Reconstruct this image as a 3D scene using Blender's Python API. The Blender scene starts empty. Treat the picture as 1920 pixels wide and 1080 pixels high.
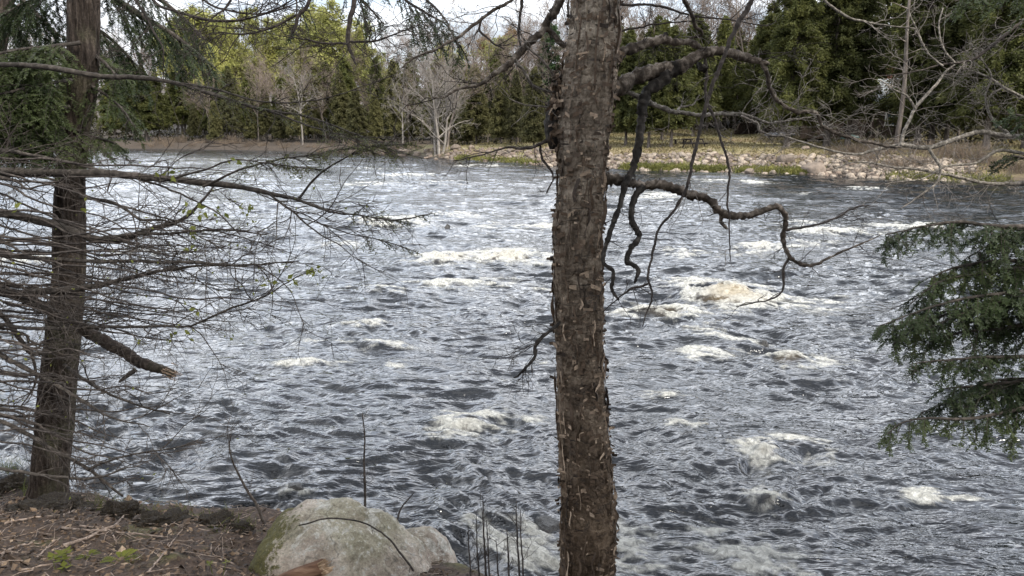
import bpy, math, random
import numpy as np
from mathutils import Vector

R = math.radians
scene = bpy.context.scene
COL = scene.collection
rng = np.random.default_rng(7)
random.seed(7)

# ------------------------------------------------------------------ camera
CAM = np.array([0.0, 0.0, 3.0])
PITCH = R(12.2)
FPX = 1387.0                      # focal length in pixels of the 1920 px wide photograph
cam_d = bpy.data.cameras.new("camera")
cam = bpy.data.objects.new("camera", cam_d)
COL.objects.link(cam)
cam_d.sensor_width = 36.0
cam_d.lens = FPX / 1920.0 * 36.0
cam_d.clip_start = 0.05
cam_d.clip_end = 3000.0
cam.location = CAM
cam.rotation_euler = (R(90) - PITCH, 0, 0)
scene.camera = cam

# ------------------------------------------------------------------ sky, sun, exposure
SUN_EL, SUN_AZ = R(46), R(142)     # azimuth clockwise from +Y (view direction) towards +X
world = bpy.data.worlds.new("World")
scene.world = world
world.use_nodes = True
wt = world.node_tree
wt.nodes.clear()
def wn(kind, **kw):
    n = wt.nodes.new(kind)
    for k, v in kw.items():
        setattr(n, k, v)
    return n
w_out = wn('ShaderNodeOutputWorld')
w_bg = wn('ShaderNodeBackground')
w_bg.inputs['Strength'].default_value = 0.09
w_sky = wn('ShaderNodeTexSky', sky_type='NISHITA')
w_sky.sun_disc = False
w_sky.sun_elevation = SUN_EL
w_sky.sun_rotation = SUN_AZ
w_sky.air_density = 1.0
w_sky.dust_density = 1.5
w_geo = wn('ShaderNodeTexCoord')
w_sep = wn('ShaderNodeSeparateXYZ')
wt.links.new(w_geo.outputs['Generated'], w_sep.inputs[0])
w_zz = wn('ShaderNodeMath', operation='MAXIMUM'); w_zz.inputs[1].default_value = 0.0
wt.links.new(w_sep.outputs['Z'], w_zz.inputs[0])
w_za = wn('ShaderNodeMath', operation='ADD'); w_za.inputs[1].default_value = 0.16
wt.links.new(w_zz.outputs[0], w_za.inputs[0])
w_dx = wn('ShaderNodeMath', operation='DIVIDE'); w_dy = wn('ShaderNodeMath', operation='DIVIDE')
wt.links.new(w_sep.outputs['X'], w_dx.inputs[0]); wt.links.new(w_za.outputs[0], w_dx.inputs[1])
wt.links.new(w_sep.outputs['Y'], w_dy.inputs[0]); wt.links.new(w_za.outputs[0], w_dy.inputs[1])
w_cmb = wn('ShaderNodeCombineXYZ')
wt.links.new(w_dx.outputs[0], w_cmb.inputs[0]); wt.links.new(w_dy.outputs[0], w_cmb.inputs[1])
w_n1 = wn('ShaderNodeTexNoise'); w_n1.inputs['Scale'].default_value = 0.75
w_n1.inputs['Detail'].default_value = 7.0; w_n1.inputs['Roughness'].default_value = 0.55
wt.links.new(w_cmb.outputs[0], w_n1.inputs['Vector'])
w_r1 = wn('ShaderNodeValToRGB')
w_r1.color_ramp.elements[0].position = 0.36; w_r1.color_ramp.elements[0].color = (0.5, 0.5, 0.5, 1)
w_r1.color_ramp.elements[1].position = 0.56; w_r1.color_ramp.elements[1].color = (1, 1, 1, 1)
wt.links.new(w_n1.outputs['Fac'], w_r1.inputs[0])
w_n2 = wn('ShaderNodeTexNoise'); w_n2.inputs['Scale'].default_value = 1.5
w_n2.inputs['Detail'].default_value = 5.0
wt.links.new(w_cmb.outputs[0], w_n2.inputs['Vector'])
w_r2 = wn('ShaderNodeValToRGB')                       # grey cloud bellies to bright cloud
w_r2.color_ramp.elements[0].position = 0.36; w_r2.color_ramp.elements[0].color = (3.9, 4.2, 4.7, 1)
w_r2.color_ramp.elements[1].position = 0.62; w_r2.color_ramp.elements[1].color = (9.6, 9.8, 10.2, 1)
wt.links.new(w_n2.outputs['Fac'], w_r2.inputs[0])
w_mix = wn('ShaderNodeMix', data_type='RGBA')
wt.links.new(w_r1.outputs['Color'], w_mix.inputs['Factor'])
wt.links.new(w_sky.outputs[0], w_mix.inputs['A'])
wt.links.new(w_r2.outputs['Color'], w_mix.inputs['B'])
w_el = wn('ShaderNodeValToRGB'); w_el.color_ramp.elements[1].position = 0.12                       # invented cloud brightness: low bright band, dark overhead, shaped for contrast in the ripples
for k_, (p_, g_) in enumerate(((0.0, .85), (0.12, 1.05), (0.28, 3.3), (0.52, 3.2), (0.74, 1.1), (1.0, .65))):
    e_ = w_el.color_ramp.elements[k_] if k_ < 2 else w_el.color_ramp.elements.new(p_)
    e_.position = p_; e_.color = (g_, g_, g_, 1)
wt.links.new(w_zz.outputs[0], w_el.inputs[0])
w_mul = wn('ShaderNodeMix', data_type='RGBA', blend_type='MULTIPLY'); w_mul.inputs['Factor'].default_value = 1.0
wt.links.new(w_mix.outputs['Result'], w_mul.inputs['A'])
wt.links.new(w_el.outputs[0], w_mul.inputs['B'])
wt.links.new(w_mul.outputs['Result'], w_bg.inputs['Color'])
wt.links.new(w_bg.outputs[0], w_out.inputs[0])

sun_d = bpy.data.lights.new("sun", 'SUN')
sun_d.energy = 3.3
sun_d.angle = R(12)
sun_d.color = (1.0, 0.95, 0.86)
sun = bpy.data.objects.new("sun", sun_d)
COL.objects.link(sun)
sd = Vector((math.sin(SUN_AZ) * math.cos(SUN_EL), math.cos(SUN_AZ) * math.cos(SUN_EL), math.sin(SUN_EL)))
sun.rotation_euler = (-sd).to_track_quat('-Z', 'Y').to_euler()

scene.view_settings.view_transform = 'Standard'
scene.view_settings.look = 'None'
scene.view_settings.gamma = 1.0
scene.view_settings.exposure = 0.82
scene.cycles.use_denoising = True
scene.cycles.sample_clamp_direct = 3.0
scene.cycles.sample_clamp_indirect = 3.0
scene.cycles.max_bounces = 5
scene.cycles.diffuse_bounces = 2
scene.cycles.glossy_bounces = 2
scene.cycles.transparent_max_bounces = 4

# ------------------------------------------------------------------ pixel <-> place helpers
cp, sp = math.cos(PITCH), math.sin(PITCH)
FW = np.array([0, cp, -sp]); UP = np.array([0, sp, cp]); RT = np.array([1.0, 0, 0])
def P(px, py, d):
    return CAM + d * (FW + (px - 960) / FPX * RT - (py - 540) / FPX * UP)
def ray(px, py):
    return FW + (px - 960) / FPX * RT - (py - 540) / FPX * UP
def W(px, py, z=0.0):
    r = ray(px, py)
    return CAM + r * ((z - CAM[2]) / r[2])

# ------------------------------------------------------------------ numpy noise
_perm = np.random.default_rng(11).permutation(256)
_perm = np.concatenate([_perm, _perm, _perm])
_g2 = np.stack([np.cos(np.arange(256) * 2.399963), np.sin(np.arange(256) * 2.399963)], 1)
_g3 = np.random.default_rng(5).normal(size=(256, 3)); _g3 /= np.linalg.norm(_g3, axis=1)[:, None]
def _fade(t): return t * t * t * (t * (t * 6 - 15) + 10)
def pn2(x, y, s=0):
    xi = np.floor(x).astype(np.int64); yi = np.floor(y).astype(np.int64)
    xf = x - xi; yf = y - yi
    xi = (xi + s * 37) & 255; yi = (yi + s * 91) & 255
    u = _fade(xf); v = _fade(yf)
    def g(ix, iy, fx, fy):
        h = _perm[_perm[ix & 255] + (iy & 255)]
        return _g2[h, 0] * fx + _g2[h, 1] * fy
    a = g(xi, yi, xf, yf); b = g(xi + 1, yi, xf - 1, yf)
    c = g(xi, yi + 1, xf, yf - 1); d = g(xi + 1, yi + 1, xf - 1, yf - 1)
    return ((a + (b - a) * u) + ((c + (d - c) * u) - (a + (b - a) * u)) * v) * 1.41
def pn3(p, s=0):
    i = np.floor(p).astype(np.int64); f = p - i
    i = (i + np.array([s * 37, s * 91, s * 13])) & 255
    u = _fade(f)
    def g(dx, dy, dz):
        h = _perm[_perm[_perm[(i[:, 0] + dx) & 255] + ((i[:, 1] + dy) & 255)] + ((i[:, 2] + dz) & 255)]
        return (_g3[h] * (f - np.array([dx, dy, dz]))).sum(1)
    def l(a, b, t): return a + (b - a) * t
    x00 = l(g(0, 0, 0), g(1, 0, 0), u[:, 0]); x10 = l(g(0, 1, 0), g(1, 1, 0), u[:, 0])
    x01 = l(g(0, 0, 1), g(1, 0, 1), u[:, 0]); x11 = l(g(0, 1, 1), g(1, 1, 1), u[:, 0])
    return l(l(x00, x10, u[:, 1]), l(x01, x11, u[:, 1]), u[:, 2]) * 1.4
def fbm3(p, oct=4, s=0, gain=0.5):
    o = 0; a = 1.0; q = p.copy()
    for k in range(oct):
        o = o + a * pn3(q, s + k); q = q * 2.03; a *= gain
    return o
def smooth(a, b, x):
    t = np.clip((x - a) / (b - a), 0, 1)
    return t * t * (3 - 2 * t)

# ------------------------------------------------------------------ mesh builder
class MB:
    """Collects tubes, cards and other quad patches and links them as ONE mesh object."""
    def __init__(self):
        self.v = []; self.f = []; self.n = 0; self.a = []; self.m = []; self.cm = 0
    def add(self, V, F, att=None):
        V = np.asarray(V, float).reshape(-1, 3); F = np.asarray(F, np.int64)
        if F.ndim == 2 and F.shape[1] == 3:
            F = np.concatenate([F, np.full((len(F), 1), -1)], 1)
            F[:, 3] = -1 - self.n
        self.v.append(V); self.f.append(F + self.n); self.n += len(V)
        self.m.append(np.full(len(F), self.cm))
        self.a.append(np.zeros(len(V)) if att is None else np.broadcast_to(np.asarray(att, float), (len(V),)))
    def tube(self, pts, rad, n=6, knob=0.0, att=None, cap=True):
        pts = np.asarray(pts, float); rad = np.asarray(rad, float)
        t = np.gradient(pts, axis=0); t /= np.linalg.norm(t, axis=1)[:, None] + 1e-9
        m = t.mean(0); ref = np.array([0, 0, 1.0]) if abs(m[2]) < 0.75 * np.linalg.norm(m) + 1e-6 else np.array([0.9, 0.43, 0])
        b = np.cross(t, ref); b /= np.linalg.norm(b, axis=1)[:, None] + 1e-9
        c = np.cross(b, t)
        if cap:
            pts = np.concatenate([pts, pts[-1:] + t[-1:] * rad[-1]]); rad = np.concatenate([rad, [rad[-1] * 0.05]])
            b = np.concatenate([b, b[-1:]]); c = np.concatenate([c, c[-1:]])
        k = len(pts); an = np.arange(n) * 2 * math.pi / n
        rr = rad[:, None] * np.ones((1, n))
        if knob:
            rr = rr * (1 + knob * rng.normal(size=(k, 1)) * 0.6 + knob * rng.normal(size=(k, n)))
        V = pts[:, None, :] + rr[:, :, None] * (np.cos(an)[None, :, None] * b[:, None, :] + np.sin(an)[None, :, None] * c[:, None, :])
        i = np.arange(k - 1)[:, None] * n; j = np.arange(n)[None, :]; j2 = (j + 1) % n
        F = np.stack([i + j, i + j2, i + n + j2, i + n + j], -1).reshape(-1, 4)
        self.add(V.reshape(-1, 3), F, att)
    def cards(self, c, u, v, att=None):
        """quads centred on c with half-axes u and v (all Nx3)"""
        V = np.stack([c - u - v, c + u - v, c + u + v, c - u + v], 1)
        n = len(c)
        F = np.arange(n * 4).reshape(n, 4)
        self.add(V.reshape(-1, 3), F, None if att is None else np.repeat(att, 4))
    def leaves(self, c, u, v, fold=0.3, att=None):
        """pointed leaves folded on the midrib: base c, along u, half-width v; 2 quads"""
        nrm = np.cross(u, v); nrm /= np.linalg.norm(nrm, axis=1)[:, None] + 1e-9
        w = np.linalg.norm(v, axis=1)[:, None] * fold
        b = c; m1 = c + u * 0.5; t = c + u
        l = c + u * 0.42 + v + nrm * w; r = c + u * 0.42 - v + nrm * w
        V = np.stack([b, m1, t, l, r], 1)
        n = len(c); k = np.arange(n)[:, None] * 5
        F = np.concatenate([k + np.array([[0, 1, 2, 3]]), k + np.array([[0, 4, 2, 1]])], 0)
        self.add(V.reshape(-1, 3), F, None if att is None else np.repeat(att, 5))
    def mesh(self, name, smooth_=True, att=None):
        me = bpy.data.meshes.new(name)
        if not self.v:
            return me
        V = np.concatenate(self.v); F = np.concatenate(self.f)
        tri = F[:, 3] < 0
        me.vertices.add(len(V)); me.vertices.foreach_set('co', V.astype(np.float32).ravel())
        cnt = np.where(tri, 3, 4); st = np.concatenate([[0], np.cumsum(cnt)[:-1]])
        fl = F.ravel(); fl = fl[fl >= 0]
        me.loops.add(len(fl)); me.loops.foreach_set('vertex_index', fl.astype(np.int32))
        me.polygons.add(len(F)); me.polygons.foreach_set('loop_start', st.astype(np.int32))
        me.polygons.foreach_set('use_smooth', np.full(len(F), bool(smooth_)))
        mi = np.concatenate(self.m)
        if mi.any(): me.polygons.foreach_set('material_index', mi.astype(np.int32))
        me.update(calc_edges=True)
        if att:
            at = me.attributes.new(att, 'FLOAT', 'POINT')
            at.data.foreach_set('value', np.concatenate(self.a).astype(np.float32))
        return me
    def build(self, name, mat, parent=None, smooth_=True, att=None):
        me = self.mesh(name, smooth_, att)
        if isinstance(mat, (list, tuple)):
            for k in mat: me.materials.append(k)
        return link(name, me, mat if not isinstance(mat, (list, tuple)) else None, parent)

def link(name, me, mat=None, parent=None):
    o = bpy.data.objects.new(name, me)
    if mat is not None and me is not None and len(me.materials) == 0:
        me.materials.append(mat)
    COL.objects.link(o)
    if parent is not None:
        o.parent = parent
    return o
def empty(name, loc=(0, 0, 0), rz=0.0):
    o = bpy.data.objects.new(name, None)
    COL.objects.link(o)
    o.location = loc; o.rotation_euler = (0, 0, rz)
    o.empty_display_size = 0.2
    return o
def tag(o, label=None, cat=None, group=None, kind=None):
    if label: o['label'] = label
    if cat: o['category'] = cat
    if group: o['group'] = group
    if kind: o['kind'] = kind
    return o
def copy_tree(o, kids, loc, rz, sc=1.0):
    c = o.copy(); COL.objects.link(c)
    c.location = loc; c.rotation_euler = (0, 0, rz); c.scale = (sc, sc, sc) if np.isscalar(sc) else sc
    for ch in kids:
        d = ch.copy(); COL.objects.link(d); d.parent = c
    return c
def grid(nu, nv):
    i = np.arange(nu - 1)[:, None] * nv; j = np.arange(nv - 1)[None, :]
    return np.stack([i + j, i + j + 1, i + nv + j + 1, i + nv + j], -1).reshape(-1, 4)
def spline(pts, step):
    """Catmull-Rom through rows of pts (any columns), resampled about every step of the first 3"""
    p = np.asarray(pts, float)
    if len(p) == 2:
        n = max(2, int(np.linalg.norm(p[1, :3] - p[0, :3]) / step) + 1)
        t = np.linspace(0, 1, n)[:, None]
        return p[0] * (1 - t) + p[1] * t
    q = np.concatenate([[2 * p[0] - p[1]], p, [2 * p[-1] - p[-2]]])
    out = []
    for k in range(len(p) - 1):
        a, b, c, d = q[k:k + 4]
        n = max(2, int(np.linalg.norm(c[:3] - b[:3]) / step) + 1)
        t = np.linspace(0, 1, n, endpoint=False)[:, None]
        out.append(0.5 * (2 * b + (c - a) * t + (2 * a - 5 * b + 4 * c - d) * t ** 2 + (3 * b - a - 3 * c + d) * t ** 3))
    out.append(p[-1:])
    return np.concatenate(out)

# ------------------------------------------------------------------ materials
def mat_new(name):
    m = bpy.data.materials.new(name); m.use_nodes = True
    nt = m.node_tree; bs = nt.nodes['Principled BSDF']
    return m, nt, bs
def node(nt, kind, ins=None, **kw):
    n = nt.nodes.new(kind)
    for k, v in kw.items():
        setattr(n, k, v)
    for k, v in (ins or {}).items():
        s = n.inputs[k]
        if hasattr(v, 'is_output'):
            nt.links.new(v, s)
        else:
            s.default_value = v
    return n
def ramp(nt, fac, stops):
    n = nt.nodes.new('ShaderNodeValToRGB')
    e = n.color_ramp.elements
    while len(e) < len(stops): e.new(0.5)
    for k, (pos, c) in enumerate(stops):
        e[k].position = pos
        e[k].color = (*c, 1) if len(c) == 3 else c
    nt.links.new(fac, n.inputs[0])
    return n.outputs['Color']
def coords(nt, scale=(1, 1, 1), what='Object'):
    tc = nt.nodes.new('ShaderNodeTexCoord')
    mp = node(nt, 'ShaderNodeMapping', {'Vector': tc.outputs[what], 'Scale': scale})
    return mp.outputs[0]
def mixc(nt, fac, a, b, blend='MIX'):
    n = nt.nodes.new('ShaderNodeMix'); n.data_type = 'RGBA'; n.blend_type = blend
    for s, v in (('Factor', fac), ('A', a), ('B', b)):
        if hasattr(v, 'is_output'): nt.links.new(v, n.inputs[s])
        elif s == 'Factor': n.inputs[s].default_value = v
        else: n.inputs[s].default_value = (*v, 1) if len(v) == 3 else v
    return n.outputs['Result']
def noise(nt, vec, scale, detail=4, rough=0.55, dist=0.0):
    return node(nt, 'ShaderNodeTexNoise', {'Vector': vec, 'Scale': scale, 'Detail': detail, 'Roughness': rough, 'Distortion': dist}).outputs['Fac']
def bump(nt, bs, h, strength=0.4, dist=0.01):
    b = node(nt, 'ShaderNodeBump', {'Height': h, 'Strength': strength, 'Distance': dist})
    nt.links.new(b.outputs[0], bs.inputs['Normal'])

def bark_mat(name, c0, c1, c2, scale=18, stretch=(1, 1, 0.25), bdist=0.01, rough=0.9, world_=False, rand=0.0):
    m, nt, bs = mat_new(name)
    v = coords(nt, stretch)
    n1 = noise(nt, v, scale, 5, 0.6); n2 = noise(nt, v, scale * 0.18, 3)
    col = ramp(nt, n1, [(0.32, c0), (0.52, c1), (0.7, c2)])
    col = mixc(nt, 0.5, col, ramp(nt, n2, [(0.35, (0.55, 0.55, 0.55)), (0.65, (1.35, 1.3, 1.25))]), 'MULTIPLY')
    if rand:
        oi = nt.nodes.new('ShaderNodeObjectInfo')
        col = mixc(nt, 1.0, col, ramp(nt, oi.outputs['Random'], [(0, (1 - rand,) * 3), (1, (1 + rand,) * 3)]), 'MULTIPLY')
    nt.links.new(col, bs.inputs['Base Color'])
    bs.inputs['Roughness'].default_value = rough
    bs.inputs['Specular IOR Level'].default_value = 0.25
    bump(nt, bs, n1, 0.8, bdist)
    return m
def leaf_mat(name, c0, c1, scale=0.8, trans=0.35, rand=0.25, rough=0.6):
    """foliage: two-tone by clump, part of the light goes through the blade"""
    m, nt, bs = mat_new(name)
    v = coords(nt)
    n1 = noise(nt, v, scale, 4, 0.6)
    col = ramp(nt, n1, [(0.33, c0), (0.67, c1)])
    oi = nt.nodes.new('ShaderNodeObjectInfo')
    col = mixc(nt, 1.0, col, ramp(nt, oi.outputs['Random'], [(0, (1 - rand, 1 - rand, 1 - rand)), (1, (1 + rand, 1 + rand * .9, 1 + rand * .6))]), 'MULTIPLY')
    nt.links.new(col, bs.inputs['Base Color'])
    bs.inputs['Roughness'].default_value = rough
    bs.inputs['Specular IOR Level'].default_value = 0.2
    tr = node(nt, 'ShaderNodeBsdfTranslucent', {'Color': col})
    mx = node(nt, 'ShaderNodeMixShader', {0: trans})
    nt.links.new(bs.outputs[0], mx.inputs[1]); nt.links.new(tr.outputs[0], mx.inputs[2])
    nt.links.new(mx.outputs[0], nt.nodes['Material Output'].inputs[0])
    return m
M = {}
# ------------------------------------------------------------------ far shore line
_sh = [W(300, 281), W(520, 285), W(640, 290), W(720, 293), W(830, 300), W(950, 306), W(1140, 318), W(1400, 325), W(1560, 329), W(1700, 336), W(1900, 348)]
_SX = np.array([-400, -150, -72] + [p[0] for p in _sh] + [40, 80, 250, 400.0])
_SY = np.array([112, 106, 104] + [p[1] for p in _sh] + [31, 22, 10, 5.0])
SX = np.arange(-400, 401, 1.0)
_k = np.exp(-np.linspace(-2, 2, 13) ** 2); SY = np.convolve(np.interp(np.arange(-406, 407, 1.0), _SX, _SY), _k / _k.sum(), 'valid')
def shore_s(x, y):
    """metres inland of the far waterline (negative over the river)"""
    ys = np.interp(x, SX, SY)
    sl = (np.interp(x + 2, SX, SY) - np.interp(x - 2, SX, SY)) / 4
    return (y - ys) / np.sqrt(1 + sl * sl)
def land_z(x, y):
    x = np.asarray(x, float); y = np.asarray(y, float)
    s = shore_s(x, y)
    lo = 0.9 + 0.3 * smooth(-15, 5, x)
    w = 4.5 + 1.5 * smooth(-5, 6, x)
    z = np.where(s < 0, np.maximum(-0.9, 0.3 * s - 0.05), lo * smooth(-0.6, w, s) - 0.03)
    z = z + np.clip(s - 5, 0, 45) * (0.035 + 0.018 * smooth(0, 8, x)) + np.clip(s - 40, 0, 260) * 0.085
    n = pn2(x * 0.11, y * 0.11, 3) * 0.25 + pn2(x * 0.45, y * 0.45, 4) * 0.08
    z = z + n * smooth(0.5, 6, s)
    z = np.where(y < 1.5, -0.9, z)
    return z
def G(px, py):
    """where the sight line through a pixel meets the far land"""
    r = ray(px, py)
    t = np.linspace(20, 320, 6000)
    p = CAM + t[:, None] * r
    hit = np.nonzero(p[:, 2] < land_z(p[:, 0], p[:, 1]))[0]
    return p[hit[0]] if len(hit) else p[-1]

# ground: one sheet to the horizon
gx = np.unique(np.concatenate([np.linspace(-700, -110, 24), np.linspace(-110, 70, 200), np.linspace(70, 700, 26)]))
gy = np.unique(np.concatenate([np.linspace(-500, 20, 12), np.linspace(20, 130, 190), np.linspace(130, 260, 40), np.linspace(260, 900, 14)]))
GX, GY = np.meshgrid(gx, gy, indexing='ij')
_s = shore_s(GX, GY); _lim = 6 + 28 * smooth(3, 9, GX)
lawn = smooth(0.5, 3, _s) * (1 - smooth(_lim, _lim + 5, _s + 3 * pn2(GX * .15, GY * .15, 12))) * smooth(-14, -6, GX)
mb = MB(); mb.add(np.stack([GX, GY, land_z(GX, GY)], -1).reshape(-1, 3), grid(len(gx), len(gy))[:, ::-1], lawn.ravel())
m, nt, bs = mat_new('meadow_and_forest_floor')
v = coords(nt)
n1 = noise(nt, v, 0.16, 5, 0.6); n2 = noise(nt, v, 3.0, 5, 0.7)
sp_ = node(nt, 'ShaderNodeSeparateXYZ', {'Vector': v})
c = ramp(nt, n1, [(0.36, (0.155, 0.112, 0.068)), (0.5, (0.19, 0.16, 0.085)), (0.64, (0.145, 0.145, 0.065))])
c = mixc(nt, 1.0, c, ramp(nt, n2, [(0.3, (0.6, 0.6, 0.6)), (0.7, (1.4, 1.35, 1.3))]), 'MULTIPLY')
lw = node(nt, 'ShaderNodeAttribute', attribute_name='lawn').outputs['Fac']
c = mixc(nt, lw, ramp(nt, n2, [(.3, (.022, .016, .011)), (.55, (.050, .036, .024)), (.75, (.085, .060, .040))]), c)   # leaf-strewn forest floor away from the lawn
wet = ramp(nt, node(nt, 'ShaderNodeMath', {0: sp_.outputs['Z'], 1: 0.5}, operation='MULTIPLY').outputs[0], [(0.02, (0.3, 0.3, 0.3)), (0.12, (1, 1, 1))])
c = mixc(nt, 1.0, c, wet, 'MULTIPLY')
nt.links.new(c, bs.inputs['Base Color']); bs.inputs['Roughness'].default_value = 0.95
bump(nt, bs, n2, 0.7, 0.12)
tag(mb.build('ground', m, att='lawn'), kind='structure')

# ------------------------------------------------------------------ near bank
EX = np.array([-14, -6, -4, -3.0, -2.6, -2.1, -1.6, -1.1, -0.7, -0.3, 0.0, 0.5, 1.2, 3, 6, 12])
EY = np.array([3.6, 4.7, 4.75, 4.6, 4.35, 4.15, 4.05, 3.95, 3.75, 3.3, 2.95, 2.78, 2.6, 2.4, 2.0, 1.4])
def bank_z(x, y):
    x = np.asarray(x, float); y = np.asarray(y, float)
    e = np.interp(x, EX, EY) + pn2(x * 1.7, y * 0 + 3.3, 5) * 0.12
    zi = np.minimum(1.5, 1.22 - 0.30 * (y - 2.7)) - 0.25 * smooth(-0.5, 0.8, x) * smooth(1.2, 2.6, y)
    zi = zi + 0.05 * pn2(x * 2.1, y * 2.1, 6) + 0.022 * pn2(x * 6, y * 6, 7) + 0.01 * pn2(x * 19, y * 19, 8)
    zi = zi - 0.24 * np.exp(-((x + 0.72) / .42) ** 2 - ((y - 3.15) / .42) ** 2)
    t = smooth(0.0, 0.75, y - e + 0.12)
    return zi * (1 - t) + (-0.7) * t
bx = np.concatenate([np.linspace(-14, -4, 60), np.linspace(-3.97, 1.5, 300), np.linspace(1.53, 12, 60)])
by = np.concatenate([np.linspace(-8, 1.5, 50), np.linspace(1.52, 6.0, 260)])
BX, BY = np.meshgrid(bx, by, indexing='ij')
mb = MB(); mb.add(np.stack([BX, BY, bank_z(BX, BY)], -1).reshape(-1, 3), grid(len(bx), len(by))[:, ::-1])
m, nt, bs = mat_new('bank_soil')
v = coords(nt)
n1 = noise(nt, v, 3.0, 5, 0.6); n2 = noise(nt, v, 45.0, 5, 0.7); n3 = noise(nt, v, 1.3, 4, 0.6)
c = ramp(nt, n2, [(0.3, (0.018, 0.011, 0.008)), (0.52, (0.055, 0.034, 0.022)), (0.72, (0.12, 0.08, 0.055))])
c = mixc(nt, ramp(nt, n1, [(0.55, (0, 0, 0)), (0.7, (0.8, 0.8, 0.8))]), c, ramp(nt, n2, [(0.3, (0.03, 0.035, 0.01)), (0.7, (0.12, 0.12, 0.03))]))
sp_ = node(nt, 'ShaderNodeSeparateXYZ', {'Vector': v})
c = mixc(nt, 1.0, c, ramp(nt, sp_.outputs['Z'], [(0.45, (0.16, 0.145, 0.14)), (0.66, (0.24, 0.21, 0.2)), (0.86, (1, 1, 1))]), 'MULTIPLY')   # wet black soil of the cut edge
nt.links.new(c, bs.inputs['Base Color']); bs.inputs['Roughness'].default_value = 0.9
bump(nt, bs, n2, 0.9, 0.012)
tag(mb.build('river_bank', m), kind='structure')
M['soil'] = m

# ------------------------------------------------------------------ river
# foam places, read off the photograph: pixel x, y, half-width px, half-depth px, strength, hump m
FOAM = [(1365, 560, 75, 26, 1.0, .30), (1240, 585, 60, 22, .8, .15), (1310, 538, 60, 14, .7, .12), (1180, 590, 45, 14, .6, .06),
        (840, 484, 60, 10, .75, .2), (945, 482, 70, 12, .8, .22), (860, 535, 110, 9, .5, .12), (700, 545, 80, 7, .35, .12),
        (1000, 427, 34, 7, .8, .15), (900, 425, 60, 6, .3, .08), (1470, 678, 40, 13, .9, .14), (1395, 650, 40, 18, .55, .08),
        (1310, 665, 55, 22, .5, .05), (872, 792, 46, 18, .8, .10), (840, 805, 40, 14, .4, .04), (1425, 855, 40, 16, .85, .1),
        (1480, 838, 34, 10, .7, .06), (1435, 945, 30, 22, .55, .08), (1395, 1040, 50, 26, .7, .05), (1335, 995, 34, 30, .5, .0),
        (570, 686, 40, 9, .7, .1), (720, 655, 80, 9, .35, .08), (600, 655, 50, 8, .3, .06), (975, 1010, 60, 22, .75, .02), (1000, 1045, 60, 22, .7, .02), (930, 985, 60, 16, .4, 0),
        (1180, 1045, 36, 40, .8, .02), (1165, 1000, 25, 20, .5, .0), (1530, 437, 45, 12, .6, .15), (1420, 465, 34, 8, .7, .15), (1385, 475, 30, 12, .5, .1), (1530, 462, 40, 8, .4, .1), (1500, 420, 50, 8, .35, .1),
        (735, 415, 70, 7, .5, .12), (650, 455, 60, 7, .3, .1), (1730, 935, 28, 9, .55, .03), (1265, 800, 24, 22, .45, .03), (745, 690, 22, 26, .3, .0),
        (760, 330, 60, 4, .55, .12), (700, 318, 50, 3, .4, .1), (830, 345, 60, 4, .4, .1), (900, 312, 60, 3, .5, .1), (690, 345, 60, 5, .5, .1), (1230, 368, 60, 6, .6, .15), (1240, 350, 60, 4, .35, .1),
        (845, 405, 34, 5, .55, .1), (1415, 343, 30, 4, .7, .12), (1340, 340, 60, 3, .4, .1), (1590, 355, 60, 4, .45, .1), (1500, 365, 60, 4, .3, .1), (1260, 745, 60, 8, .35, .08), (690, 610, 50, 8, .35, .06), (450, 330, 160, 6, .2, .1), (400, 300, 120, 4, .25, .1), (560, 300, 80, 3, .3, .1),
        (560, 930, 40, 10, .2, 0), (1330, 625, 40, 10, .35, .05), (1290, 480, 50, 8, .3, .08), (1600, 435, 60, 6, .35, .1), (1700, 430, 60, 8, .5, .1), (1620, 340, 60, 3, .3, .1), (250, 480, 150, 12, .2, .12), (60, 490, 60, 14, .35, .12), (1120, 770, 50, 12, .2, .05), (1560, 720, 60, 8, .15, .03)]
nr, nc = 1000, 1200
yy = 1.9 * (118 / 1.9) ** np.linspace(0, 1, nr)
tt = np.linspace(-1.25, 1.15, nc)
T, Y0 = np.meshgrid(tt, yy, indexing='ij')
X0 = T * (Y0 + 1.5)
x = X0.ravel(); y = Y0.ravel()
sp_y = y * math.log(118 / 1.9) / nr                       # row spacing: waves finer than this are left to the bump map
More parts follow.
